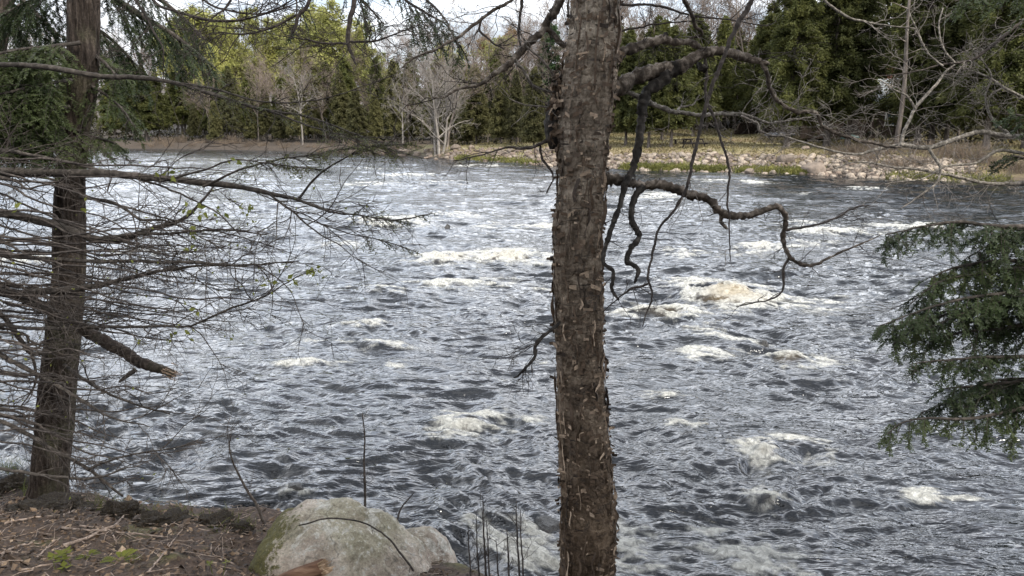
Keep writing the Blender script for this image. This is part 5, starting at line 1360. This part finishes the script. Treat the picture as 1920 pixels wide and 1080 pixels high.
# ------------------------------------------------------------------ hemlock boughs from the right
hr = empty('hemlock_tree', (0, 0, 0))
mb, AXR, _ = furrowed_trunk([(-600, 2300, 2390), (0, 2290, 2400), (500, 2280, 2405), (900, 2268, 2415), (1150, 2245, 2440), (1300, 2200, 2480)], 3.6, 3.6, None, 260, 60, 47)
mb.build('trunk', M['hembark'], hr)
BR = [
 ([(2330, 400, 16), (2100, 420, 12), (1920, 425, 9), (1850, 421, 7), (1790, 416, 6), (1735, 424, 4), (1690, 434, 3), (1660, 440, 2)], 3.6, 3.4, 44, .30, .55, .30),
 ([(2330, 470, 14), (2080, 480, 10), (1920, 488, 8), (1850, 490, 6), (1790, 500, 4), (1745, 520, 2)], 3.6, 3.5, 50, .30, .55, .30),
 ([(2330, 520, 14), (2080, 535, 10), (1920, 545, 8), (1850, 552, 6), (1780, 565, 5), (1710, 588, 3), (1650, 610, 2)], 3.6, 3.35, 56, .30, .45, .30),
 ([(2330, 570, 14), (2080, 590, 10), (1940, 605, 8), (1870, 615, 6), (1800, 622, 4), (1745, 640, 2)], 3.6, 3.5, 46, .30, .55, .30),
 ([(2330, 640, 14), (2080, 655, 10), (1930, 668, 8), (1850, 672, 6), (1780, 676, 4), (1710, 682, 2)], 3.6, 3.4, 46, .26, .55, .32),
 ([(2330, 720, 14), (2050, 745, 10), (1930, 760, 8), (1860, 775, 7), (1800, 783, 6), (1735, 783, 4), (1692, 792, 3), (1666, 812, 2)], 3.6, 3.4, 34, .22, .75, .36),
 ([(2330, 690, 12), (2050, 705, 9), (1920, 715, 7), (1850, 722, 5), (1775, 728, 3)], 3.6, 3.5, 40, .26, .6, .32),
 ([(2330, 250, 14), (2080, 250, 9), (1950, 225, 7), (1905, 215, 4)], 3.6, 3.4, 24, .26, .6, .42),
 ([(2330, 330, 14), (2080, 320, 9), (1950, 300, 6), (1900, 292, 3)], 3.6, 3.4, 26, .26, .6, .42),
 ([(2300, -120, 14), (2060, -60, 9), (1930, -30, 7), (1850, -14, 4), (1790, 2, 2)], 3.6, 3.5, 30, .28, .5, .38),
]
BR2 = []
for k in range(7):                                        # looser boughs between the main ones
    y0 = q.uniform(380, 720); x1 = 1665 + abs(y0 - 590) * .35 + q.uniform(0, 90)
    BR2.append(([(2330, y0, 13), (2080, y0 + q.uniform(-10, 20), 9), (1930, y0 + 20, 7), (1860, y0 + 25 + q.uniform(-8, 8), 5), (x1 + 60, y0 + 45, 3), (x1, y0 + 65 + q.uniform(0, 25), 2)], 3.6, 3.3 + .3 * q.random(), 36, .26, .6, .30))
for k, (pts, d0, d1, n, L, dr, st) in enumerate(BR + BR2):
    X, r = tr(pts, d0, d1); st *= .45
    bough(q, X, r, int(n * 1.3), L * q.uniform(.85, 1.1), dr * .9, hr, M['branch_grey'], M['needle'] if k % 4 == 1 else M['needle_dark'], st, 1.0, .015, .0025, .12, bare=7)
tag(hr, 'hemlock at the near bank reaching dark drooping boughs in from the right', 'tree')

# ------------------------------------------------------------------ pale bare branches upper right
br = empty('bare_tree', (0, 0, 0))
mb, _, _ = furrowed_trunk([(-500, 2130, 2200), (0, 2120, 2200), (400, 2110, 2205), (800, 2095, 2215), (1050, 2070, 2240), (1150, 2040, 2260)], 4.3, 4.3, None, 200, 48, 53, .004)
mb.build('trunk', M['branch_grey'], br)
BQ = [
 ([(2150, 290, 16), (2020, 270, 12), (1960, 262, 11), (1880, 258, 10), (1840, 251, 9), (1790, 264, 9), (1742, 279, 9), (1690, 274, 8), (1640, 283, 6), (1610, 290, 5), (1560, 284, 4), (1490, 262, 3), (1450, 246, 2)], 4.3, 3.9, 30),
 ([(2150, 20, 12), (1960, 30, 8), (1915, 46, 6), (1870, 80, 6), (1822, 114, 5), (1770, 122, 4), (1720, 135, 3), (1650, 142, 2)], 4.3, 4.0, 24),
 ([(2150, 360, 14), (1960, 346, 9), (1900, 346, 8), (1850, 346, 7), (1790, 330, 6), (1730, 320, 5), (1690, 315, 4), (1610, 304, 3), (1560, 318, 2)], 4.3, 4.0, 26),
 ([(1742, 279, 6), (1758, 302, 6), (1765, 318, 5), (1755, 345, 4), (1720, 370, 3), (1690, 390, 2)], 4.05, 3.95, 9),
 ([(1690, 274, 7), (1692, 252, 6), (1700, 232, 6), (1722, 196, 6), (1750, 165, 5), (1772, 136, 4), (1790, 122, 3)], 4.0, 4.15, 10),
 ([(1716, 204, 4), (1700, 180, 4), (1680, 170, 3), (1650, 150, 2)], 4.05, 4.05, 5),
 ([(1768, 124, 4), (1740, 100, 3), (1720, 60, 3), (1702, 18, 2)], 4.05, 4.05, 5),
 ([(1790, 118, 4), (1770, 90, 3), (1762, 50, 3), (1768, 15, 2)], 4.05, 4.05, 5),
 ([(1530, -40, 6), (1545, 0, 5), (1582, 30, 5), (1612, 41, 4), (1660, 50, 3), (1720, 54, 2)], 3.6, 3.7, 8),
 ([(1960, 300, 8), (1880, 280, 6), (1830, 305, 5), (1770, 312, 4), (1730, 335, 3), (1660, 345, 2)], 4.2, 4.0, 14),
 ([(1960, 200, 7), (1900, 175, 5), (1850, 145, 4), (1800, 125, 3)], 4.3, 4.2, 12),
 ([(1900, 258, 6), (1860, 220, 5), (1850, 180, 4), (1860, 140, 3), (1830, 100, 2)], 4.25, 4.2, 12),
]
for k, (pts, d0, d1, n) in enumerate(BQ):
    X, r = tr(pts, d0, d1, .02, .002)
    mt = M['thin'] if k == 1 else M['limb_pale']
    mb = MB(); mb.tube(X, r, 7, .07); mb.cm = 1
    twigs_on(mb, q, X, r, int(n * .75), .27, .0020, 2, .2, .17, .0, None, None, 4); mb.build('branch', [mt, M['thin_pale']], br)
tag(br, 'leafless tree with pale crooked twigs spread across the far shore at upper right', 'tree')
# ------------------------------------------------------------------ boulders on the near bank
m, nt, bs = mat_new('lichened_granite')
v = coords(nt)
n1 = noise(nt, v, 5.0, 6, .65); n2 = noise(nt, v, 38, 5, .7); n3 = noise(nt, v, 110, 3, .6); n4 = noise(nt, v, 2.4, 4, .6)
c = ramp(nt, n1, [(.34, (.14, .108, .084)), (.5, (.29, .242, .195)), (.64, (.44, .385, .325))])
c = mixc(nt, ramp(nt, n4, [(.46, (0, 0, 0)), (.62, (.65, .65, .65))]), c, ramp(nt, n2, [(.35, (.13, .125, .07)), (.65, (.30, .29, .20))]))       # grey-green lichen film
c = mixc(nt, ramp(nt, n2, [(.56, (0, 0, 0)), (.64, (.85, .85, .85))]), c, (.42, .41, .37))
c = mixc(nt, ramp(nt, n2, [(.28, (.8, .8, .8)), (.38, (0, 0, 0))]), c, (.07, .062, .05))
ck = node(nt, 'ShaderNodeMath', {0: node(nt, 'ShaderNodeMath', {0: noise(nt, v, 2.1, 4, .55, .4), 1: -.5}, operation='ADD').outputs[0]}, operation='ABSOLUTE').outputs[0]
c = mixc(nt, ramp(nt, ck, [(.001, (.5, .5, .5)), (.006, (0, 0, 0))]), c, (.035, .03, .025))                      # hairline cracks
c = mixc(nt, ramp(nt, noise(nt, v, 7.5, 6, .7, .6), [(.56, (0, 0, 0)), (.60, (.8, .8, .8))]), c, ramp(nt, n2, [(.35, (.30, .29, .25)), (.65, (.50, .48, .43))]))   # pale lichen patches
c = mixc(nt, ramp(nt, noise(nt, v, 4.2, 6, .7, .8), [(.30, (.75, .75, .75)), (.42, (0, 0, 0))]), c, (.085, .07, .055))       # dark stains
c = mixc(nt, 1.0, c, ramp(nt, n3, [(.3, (.72, .72, .72)), (.7, (1.25, 1.25, 1.25))]), 'MULTIPLY')
ms = node(nt, 'ShaderNodeAttribute', attribute_name='moss').outputs['Fac']
mf = node(nt, 'ShaderNodeMath', {0: node(nt, 'ShaderNodeMath', {0: n2, 1: -.5}, operation='ADD').outputs[0], 1: 1.4, 2: ms}, operation='MULTIPLY_ADD').outputs[0]
c = mixc(nt, ramp(nt, mf, [(.42, (0, 0, 0)), (.58, (1, 1, 1))]), c, ramp(nt, n3, [(.3, (.035, .034, .010)), (.7, (.115, .10, .028))]))
nt.links.new(c, bs.inputs['Base Color']); bs.inputs['Roughness'].default_value = .9
bump(nt, bs, node(nt, 'ShaderNodeMath', {0: n2, 1: .5, 2: n1}, operation='MULTIPLY_ADD').outputs[0], .8, .02)
M['granite'] = m
def boulder(name, px0, outline, d, ybottom, depth, seed, label, mossf, rough=.03):
    """outline: (px, py) along the top edge from left to right; the stone is swept from its crest down to the soil front and back"""
    o_ = np.array(outline, float); n = 150
    S = spline(np.concatenate([o_, np.zeros((len(o_), 1))], 1), 4)[:, :2]
    s = np.linspace(0, len(S) - 1, n); S = np.stack([np.interp(s, np.arange(len(S)), S[:, k]) for k in range(2)], 1)
    V = []; ph = np.linspace(-1.5, 1.45, 120)
    zb = CAM[2] + (ray(px0, ybottom) * d)[2]
    for (px, py) in S:
        c = P(px, py, d); h = max(c[2] - zb, .01)
        dp = depth * min(1.0, h / .32) ** .55
        y_ = np.sin(ph) * dp * np.where(ph > 0, .40, 1.0); z_ = zb + h * np.sign(np.cos(ph)) * np.abs(np.cos(ph)) ** .78
        V.append(np.stack([np.full(len(ph), c[0]), c[1] + y_, z_], 1))
    V = np.array(V); sh = V.shape[:2]; V = V.reshape(-1, 3)
    q3 = V * 1.0; ctr = V.mean(0); dr = V - ctr; dr /= np.linalg.norm(dr, axis=1)[:, None]
    V = V + dr * (rough * fbm3(V * 3.1 + seed, 3, 2) + -.05 * np.clip(np.abs(pn3(V * 2.3 + seed, 7)) - .12, -.12, .25) + .014 * fbm3(V * 11 + seed, 3, 3) + .004 * fbm3(V * 40, 2, 5))[:, None]
    mb = MB(); mb.add(V, grid(*sh)[:, ::-1], mossf(V))
    o = mb.build(name, M['granite'], att='moss')
    return tag(o, label, 'boulder')
DBO = 3.45
p_l = P(520, 990, DBO)
boulder('boulder', 640, [(440, 1120), (468, 1065), (490, 1015), (515, 975), (545, 950), (585, 938), (620, 937), (660, 943), (700, 955), (735, 975), (765, 1003), (790, 1030), (808, 1060), (822, 1100), (830, 1150)], DBO, 1215, .42, 3.0,
        'big mossy pale grey granite boulder at the edge of the near bank', lambda V: .95 * smooth(.30, -.12, V[:, 0] - p_l[0]) * smooth(.62, .95, V[:, 2]) + .25 * pn3(V * 4, 3))
boulder('boulder', 800, [(735, 1100), (742, 1030), (752, 1000), (775, 990), (805, 993), (830, 1008), (845, 1032), (853, 1060), (858, 1100), (862, 1150)], 3.75, 1190, .26, 9.0,
        'smaller pale boulder leaning behind the mossy granite boulder', lambda V: np.full(len(V), 0.05), .02)
# stones in the river
wetm, nt, bs = mat_new('wet_dark_stone'); v = coords(nt); n1 = noise(nt, v, 6, 6, .65)
nt.links.new(ramp(nt, n1, [(.3, (.008, .007, .006)), (.6, (.024, .021, .018)), (.75, (.06, .053, .043))]), bs.inputs['Base Color']); bs.inputs['Roughness'].default_value = .3; bump(nt, bs, n1, .7, .03)
for k, (px, py, w, hgt_, lab) in enumerate([(553, 922, 50, .10, 'black wet stone breaking the water behind the mossy boulder'), (838, 431, 15, .2, 'small pointed dark stone standing out of the rapids'),
        (1030, 985, 70, .09, 'rounded wet stone with water pouring over it beside the birch foot'), (1446, 948, 34, .12, 'dark wet stone ringed with foam in the near rapids'), (597, 903, 30, .05, 'low wet stone awash beside the black stone'), (1430, 652, 26, .13, 'dark wet stone between two foaming waves')]):
    p = W(px, py, 0.0); d = np.linalg.norm(p - CAM); r_ = w / 2 / FPX * d
    me = rock_mesh(500 + k, .9, 4, .3); me.materials.append(wetm)
    o = link('wet_stone', me); o.location = (p[0], p[1], hgt_ * .15 - .04); o.scale = (r_, r_ * .8, hgt_ * 1.1); o.rotation_euler = (0, 0, k)
    tag(o, lab, 'stone')

# ------------------------------------------------------------------ log, sticks, leaf litter
q = np.random.default_rng(66)
def on_bank(px, py, lift=0.0):
    r = ray(px, py); t = np.linspace(1.4, 6.5, 1500); p = CAM + t[:, None] * r
    k = np.nonzero(p[:, 2] < bank_z(p[:, 0], p[:, 1]))[0]; k = k[0] if len(k) else -1
    return p[k] + np.array([0, 0, lift])
lm = bark_mat('rotten_log_wood', (.05, .026, .016), (.13, .072, .044), (.25, .165, .11), 26, (.12, 1, 1), .01)
a = P(430, 1150, 2.62); b = P(607, 1062, 2.60)
X = spline(np.array([a - (b - a) * .4, a, (a + b) / 2 + [0, 0, .012], b]), .008); rl = np.full(len(X), .030) * (1 + .1 * np.sin(np.arange(len(X)) * .15)); 
n_ = 28; t_ = np.arange(n_) * 2 * math.pi / n_; ax = (b - a) / np.linalg.norm(b - a); s1 = np.cross(ax, [0, 0, 1.0]); s1 /= np.linalg.norm(s1); s2 = np.cross(s1, ax)
VV = np.array([X[k] + (rl[k] * (1 + .13 * pn2(t_ * 3, np.full(n_, k * .03), 5) + .06 * pn2(t_ * 9, np.full(n_, k * .02), 6)))[:, None] * (np.cos(t_)[:, None] * s1 + np.sin(t_)[:, None] * s2) for k in range(len(X))])
end = VV[-1] + ax * (.012 * q.normal(size=(n_, 1)))
i = np.arange(len(X) - 1)[:, None] * n_; j = np.arange(n_)[None, :]; j2 = (j + 1) % n_
lg = empty('rotten_log', (0, 0, 0))
mb = MB(); VV[-1] = end; mb.add(VV.reshape(-1, 3), np.stack([i + j, i + n_ + j, i + n_ + j2, i + j2], -1).reshape(-1, 4)); mb.build('trunk_wood', lm, lg)
mb = MB(); mb.add(np.concatenate([end, X[-1:] - ax * .01]), np.stack([np.arange(n_), (np.arange(n_) + 1) % n_, np.full(n_, n_)], 1))
for k in range(26):
    aa = q.uniform(0, 6.28); rr = .028 * q.random() ** .5; p = X[-1] + s1 * math.cos(aa) * rr + s2 * math.sin(aa) * rr
    mb.tube(np.stack([p - ax * .02, p + ax * q.uniform(.002, .022)]), [.004, .0015], 4)
mb.build('broken_end', bark_mat('pale_broken_wood', (.16, .10, .06), (.30, .21, .135), (.45, .35, .25), 50, (1, 1, 1), .004), lg)
tag(lg, 'rotten brown log with a pale broken end lying in front of the mossy boulder', 'log')

stick_m = bark_mat('dead_stick_bark', (.12, .09, .072), (.26, .205, .168), (.42, .35, .30), 50, (1, 1, 1), .002)
def ground_pts(pts, lift=.01):
    return np.array([on_bank(px, py) + np.array([0, 0, lift]) for px, py in pts])
for k, (pts, w, lab) in enumerate([
        ([(114, 994), (170, 998), (240, 1003), (315, 1011)], 4.0, 'long straight pale stick lying across the leaf litter'),
        ([(118, 1028), (165, 1012), (195, 997), (215, 990), (235, 968)], 6.0, 'forked grey stick resting on the long pale stick'),
        ([(150, 990), (200, 996), (216, 1015), (218, 1025)], 3.5, 'short crooked stick beside the forked grey stick'),
        ([(276, 1080), (305, 1045), (330, 1012), (345, 995)], 3.5, 'thin dark stick lying towards the mossy boulder'),
        ([(70, 1050), (95, 1025), (115, 1010)], 3.0, 'thin grey stick on the litter below the left trunk'),
        ([(0, 1045), (30, 1030), (62, 1022)], 4.0, 'grey stick at the lower left edge of the bank'),
        ([(440, 1062), (405, 1046), (385, 1040)], 3.0, 'short brown stick near the foot of the mossy boulder'),
        ([(10, 985), (60, 975), (120, 968), (150, 955)], 3.5, 'crooked stick lying below the roots of the left trunk'),
        ([(330, 968), (390, 972), (440, 965)], 3.0, 'dark twig along the black soil edge'),
        ([(40, 1075), (100, 1062), (150, 1066)], 3.5, 'brown stick at the bottom edge of the litter')]):
    S = spline(ground_pts(pts, .012), .02); d = np.linalg.norm(S[0] - CAM)
    mb = MB(); r_ = w / 2 / FPX * d; mb.tube(S + q.normal(size=S.shape) * .0015, np.linspace(r_, r_ * .55, len(S)), 7, .08)
    twigs_on(mb, q, S, np.full(len(S), r_), 2, .10, .0018, 0, .2, .1, .02)
    o = mb.build('dead_stick', stick_m); tag(o, lab, 'stick')

def litter_mat():
    m, nt, bs = mat_new('dead_leaf'); gi = nt.nodes.new('ShaderNodeNewGeometry')
    c = ramp(nt, gi.outputs['Random Per Island'], [(0, (.016, .010, .007)), (.4, (.042, .026, .015)), (.72, (.088, .054, .031)), (.92, (.16, .105, .062)), (1, (.34, .25, .17))])
    c = mixc(nt, 1.0, c, ramp(nt, noise(nt, coords(nt), 60, 3), [(.3, (.7, .7, .7)), (.7, (1.25, 1.25, 1.25))]), 'MULTIPLY')
    nt.links.new(c, bs.inputs['Base Color']); bs.inputs['Roughness'].default_value = .75
    return m
mb = MB(); n = 26000
x_ = q.uniform(-3.4, 1.0, n); y_ = q.uniform(1.2, 4.6, n); e_ = np.interp(x_, EX, EY)
k = (y_ < e_ - .06 - .25 * q.random(n) ** 2) & ~((y_ > e_ - .35) & (q.random(n) < .75)); x_, y_ = x_[k], y_[k]; n = len(x_)
c = np.stack([x_, y_, bank_z(x_, y_) + q.uniform(.002, .022, n)], 1)
u = np.stack([q.normal(size=n), q.normal(size=n), q.normal(size=n) * .35], 1); u /= np.linalg.norm(u, axis=1)[:, None]
w = np.cross(u, np.stack([q.normal(size=n) * .5, q.normal(size=n) * .5, np.ones(n)], 1)); w /= np.linalg.norm(w, axis=1)[:, None]
s = q.uniform(.010, .034, (n, 1)); mb.leaves(c - u * s * .5, u * s, w * s * q.uniform(.22, .42, (n, 1)), .3)
big = 500; i_ = q.integers(0, n, big)
u2 = u[i_] + q.normal(size=(big, 3)) * .3; u2 /= np.linalg.norm(u2, axis=1)[:, None]; w2 = np.cross(u2, q.normal(size=(big, 3)) * .5 + [0, 0, 1]); w2 /= np.linalg.norm(w2, axis=1)[:, None]; s2_ = q.uniform(.03, .06, (big, 1))
mb.leaves(c[i_] + [0, 0, .012] - u2 * s2_ * .5, u2 * s2_, w2 * s2_ * .36, .45)
tag(mb.build('leaf_litter', litter_mat(), smooth_=False), kind='stuff')
mb = MB()
for k in range(1500):
    x0, y0 = q.uniform(-3.3, .6), q.uniform(1.4, 4.5)
    if y0 > np.interp(x0, EX, EY) - .08: continue
    a = q.uniform(0, 6.28); L = q.uniform(.03, .16); t = np.linspace(-.5, .5, 4)
    p = np.stack([x0 + np.cos(a) * L * t, y0 + np.sin(a) * L * t, np.zeros(4)], 1); p[:, 2] = bank_z(p[:, 0], p[:, 1]) + q.uniform(.006, .025) + q.normal(size=4) * .003
    mb.tube(p, np.linspace(.0022, .0010, 4) * q.uniform(.6, 1.4), 4)
tag(mb.build('twig_litter', stick_m), kind='stuff')
# dark clods of roots and soil along the cut edge
clod = bark_mat('black_peat', (.010, .008, .006), (.030, .022, .016), (.07, .062, .034), 18, (1, 1, 1), .02)
def clod_mesh(k):
    import bmesh
    bm = bmesh.new(); bmesh.ops.create_icosphere(bm, subdivisions=5, radius=1.0)
    co = np.array([v_.co[:] for v_ in bm.verts])
    co = co * (1 + .38 * fbm3(co * 1.7 + k * 9, 3, 3) + .16 * fbm3(co * 7 + k, 3, 5) + .07 * pn3(co * 22, 6))[:, None]
    for v_, c_ in zip(bm.verts, co): v_.co = c_
    me = bpy.data.meshes.new('soil_clod'); bm.to_mesh(me); bm.free()
    return me
for k, (px, py, w, h, lab) in enumerate([(222, 955, 66, .10, 'black clump of roots and soil at the bank edge right of the left trunk'), (320, 972, 74, .07, 'low black soil clod in the middle of the bank edge'), (392, 974, 70, .07, 'mossy black soil clod next to the sapling'),
        (85, 945, 110, .09, 'dark mound of roots around the foot of the left trunk'), (20, 905, 60, .12, 'dark grassy tussock at the far left of the bank'), (270, 970, 60, .06, 'small black soil clod between two clumps'), (445, 985, 50, .06, 'small dark clod touching the mossy boulder')]):
    p = on_bank(px, py + 12); d = np.linalg.norm(p - CAM); r_ = w / 2 / FPX * d
    me = clod_mesh(k); me.materials.append(clod); o = link('soil_clod', me); o.location = p - np.array([0, -.04, .02]); o.scale = (r_, r_ * .8, h * .62); o.rotation_euler = (0, 0, k * 2.0)
    tag(o, lab, 'soil clump')
# ------------------------------------------------------------------ grass tufts, seedlings, ferns
gm = leaf_mat('bank_grass', (.05, .065, .018), (.16, .17, .05), 9, .4, .2)
def tuft(px, py, n, h, spread, lab):
    o0 = on_bank(px, py); mb = MB()
    for k in range(n):
        b = np.array([q.normal() * spread, q.normal() * spread, -.01]); d = np.array([q.normal() * .35, q.normal() * .35, 1.0]); L = h * q.uniform(.5, 1.2)
        t = np.linspace(0, 1, 5)[:, None]; pts = b + d * L * t + np.array([d[0], d[1], -.5]) * .5 * L * t ** 2.2
        sd_ = np.cross(d, q.normal(size=3)); sd_ /= np.linalg.norm(sd_); w = .0022 * (1 - t * .9)
        mb.add(np.stack([pts - sd_ * w, pts + sd_ * w], 1).reshape(-1, 3), grid(5, 2))
    o = mb.build('grass_tuft', gm); o.location = o0; tag(o, lab, 'grass')
for a_ in [(182, 955, 46, .13, .03, 'thin pale grass tuft between the left trunk and the black root clump'), (285, 965, 26, .13, .015, 'narrow upright grass tuft on the bank edge'), (245, 955, 40, .06, .04, 'short green tuft on the black root clump'),
           (420, 972, 60, .08, .05, 'green tuft around the foot of the leaning sapling'), (458, 990, 50, .09, .03, 'bright grass tuft against the mossy boulder'), (350, 970, 40, .06, .05, 'short grass on the low black clod'),
           (15, 880, 90, .16, .08, 'tall dry grass tussock at the far left bank edge'), (50, 925, 50, .10, .05, 'grass tuft at the left side of the left trunk'), (398, 1000, 40, .06, .03, 'small green tuft left of the boulder moss'), (330, 962, 50, .08, .04, 'grass tuft on top of the low black soil clod'), (215, 945, 40, .07, .04, 'grass tuft on top of the root clump beside the left trunk'), (640, 1062, 30, .05, .04, 'grass blades in front of the mossy boulder')]:
    tuft(*a_)
fm_ = leaf_mat('fern_frond', (.09, .11, .022), (.21, .22, .05), 14, .45, .15)
def fern(px, py, n, L, lab, name='fern'):
    o0 = on_bank(px, py); mb = MB()
    for k in range(n):
        a = k * 2.4 + q.random(); d = np.array([math.cos(a), math.sin(a), .55]); t = np.linspace(0, 1, 12)[:, None]; l_ = L * q.uniform(.7, 1.2)
        pts = d * l_ * t + np.array([0, 0, -.55]) * l_ * t ** 2
        mb.tube(pts, np.linspace(.0018, .0006, 12), 4)
        sd_ = np.array([-d[1], d[0], 0]); 
        for sg in (-1, 1):
            i_ = np.arange(2, 12); ln = (l_ * .30 * np.sin(np.linspace(.5, 3.0, 10)))[:, None]
            u = (sd_ * sg + d * .45) * ln; w = np.tile(d, (10, 1)) * ln * .2
            mb.leaves(pts[i_], u, w, .15)
    o = mb.build(name, fm_); o.location = o0; tag(o, lab, 'plant')
fern(228, 1052, 7, .085, 'yellow-green fern in the middle of the leaf litter')
fern(165, 1045, 5, .05, 'small fern left of the yellow-green one')
fern(505, 1022, 5, .06, 'small fern on the moss at the left side of the boulder')
def seedling(px, py, n, s, lab):
    o0 = on_bank(px, py); mb = MB(); st = MB()
    for k in range(n):
        a = k * 2.4; b = np.array([q.normal() * .02, q.normal() * .02, 0]); tip = b + np.array([math.cos(a) * .02, math.sin(a) * .02, q.uniform(.03, .07)])
        st.tube(np.stack([b, tip]), [.0015, .001], 4)
        for j in range(3):
            aa = a + j * 2.1; u = np.array([math.cos(aa), math.sin(aa), .25]) * s * q.uniform(.7, 1.2); w = np.cross(u, [0, 0, 1.0]) * .33
            mb.leaves(tip[None], u[None], w[None], .25)
    r = empty('seedling', o0); st.build('stem', fm_, r); mb.build('leaves', fm_, r); tag(r, lab, 'plant')
seedling(108, 1072, 7, .035, 'broad-leaved green seedling at the bottom edge of the litter')
seedling(590, 1040, 4, .024, 'green seedling growing before the mossy boulder')
seedling(400, 1078, 3, .022, 'small seedling at the bottom edge near the boulder')
# thin saplings and stems in front of the water
def stem(pts, d0, d1, n, tl, lab, mt='twig_brown', foot=None):
    X, r = trace(pts, d0, d1, .015, .0015, q); mb = MB()
    mb.tube(X, r, 6, .04)
    if n: twigs_on(mb, q, X, r, n, tl, .0013, 1, .25, .12, .04)
    r0 = empty('sapling', X[0]); 
    o = mb.build('stem', M[mt], r0); o.location = -X[0]
    tag(r0, lab, 'sapling')
b0 = on_bank(497, 985); d_ = (b0 - CAM) @ FW
stem([(500, 992, 7), (482, 948, 6), (462, 915, 5), (440, 872, 4), (430, 838, 3), (433, 818, 2)], d_, d_, 10, .14, 'bare leaning sapling at the left side of the mossy boulder')
stem([(684, 960, 5), (684, 920, 5), (682, 870, 4), (684, 820, 3), (680, 775, 2)], 3.75, 3.75, 9, .10, 'thin upright sapling rising behind the mossy boulder')
stem([(742, 985, 4), (752, 955, 3), (775, 925, 2)], 3.8, 3.85, 3, .08, 'short thin sapling between the two boulders')
stem([(560, 985, 2.5), (620, 972, 3), (680, 980, 3), (720, 1003, 3), (752, 1040, 4), (775, 1070, 4)], 3.03, 3.0, 2, .06, 'thin dead twig arched across the face of the mossy boulder', 'thin')
for k, (px, top_, w) in enumerate([(878, 985, 2.5), (893, 965, 2.5), (905, 930, 3), (912, 975, 2.5), (950, 990, 3), (968, 940, 3), (975, 955, 2.5), (930, 1010, 2.5)]):
    b = np.array([P(px, 1110, 3.1)[0] * 1.0, 2.62 + .05 * (k % 3), 0]); b[2] = bank_z(b[0], b[1]); dd = (b - CAM) @ FW
    py = 540 - ((b - CAM) @ UP) / dd * FPX
    lab = ['short brown stem just right of the smaller boulder', 'thin brown stem second from the smaller boulder', 'tall thin brown stem in front of the near foam', 'twiggy brown stem beside the tall thin one', 'forked brown stem in front of the near foam',
           'tallest brown stem left of the birch foot', 'thin brown stem next to the tallest one', 'low brown stem in the middle of the near foam'][k]
    stem([(px + 8, py, w * 1.5), (px + 3, (py + top_) / 2, w * 1.2), (px, top_, w * .5)], dd, dd + .1, 6, .09, lab)
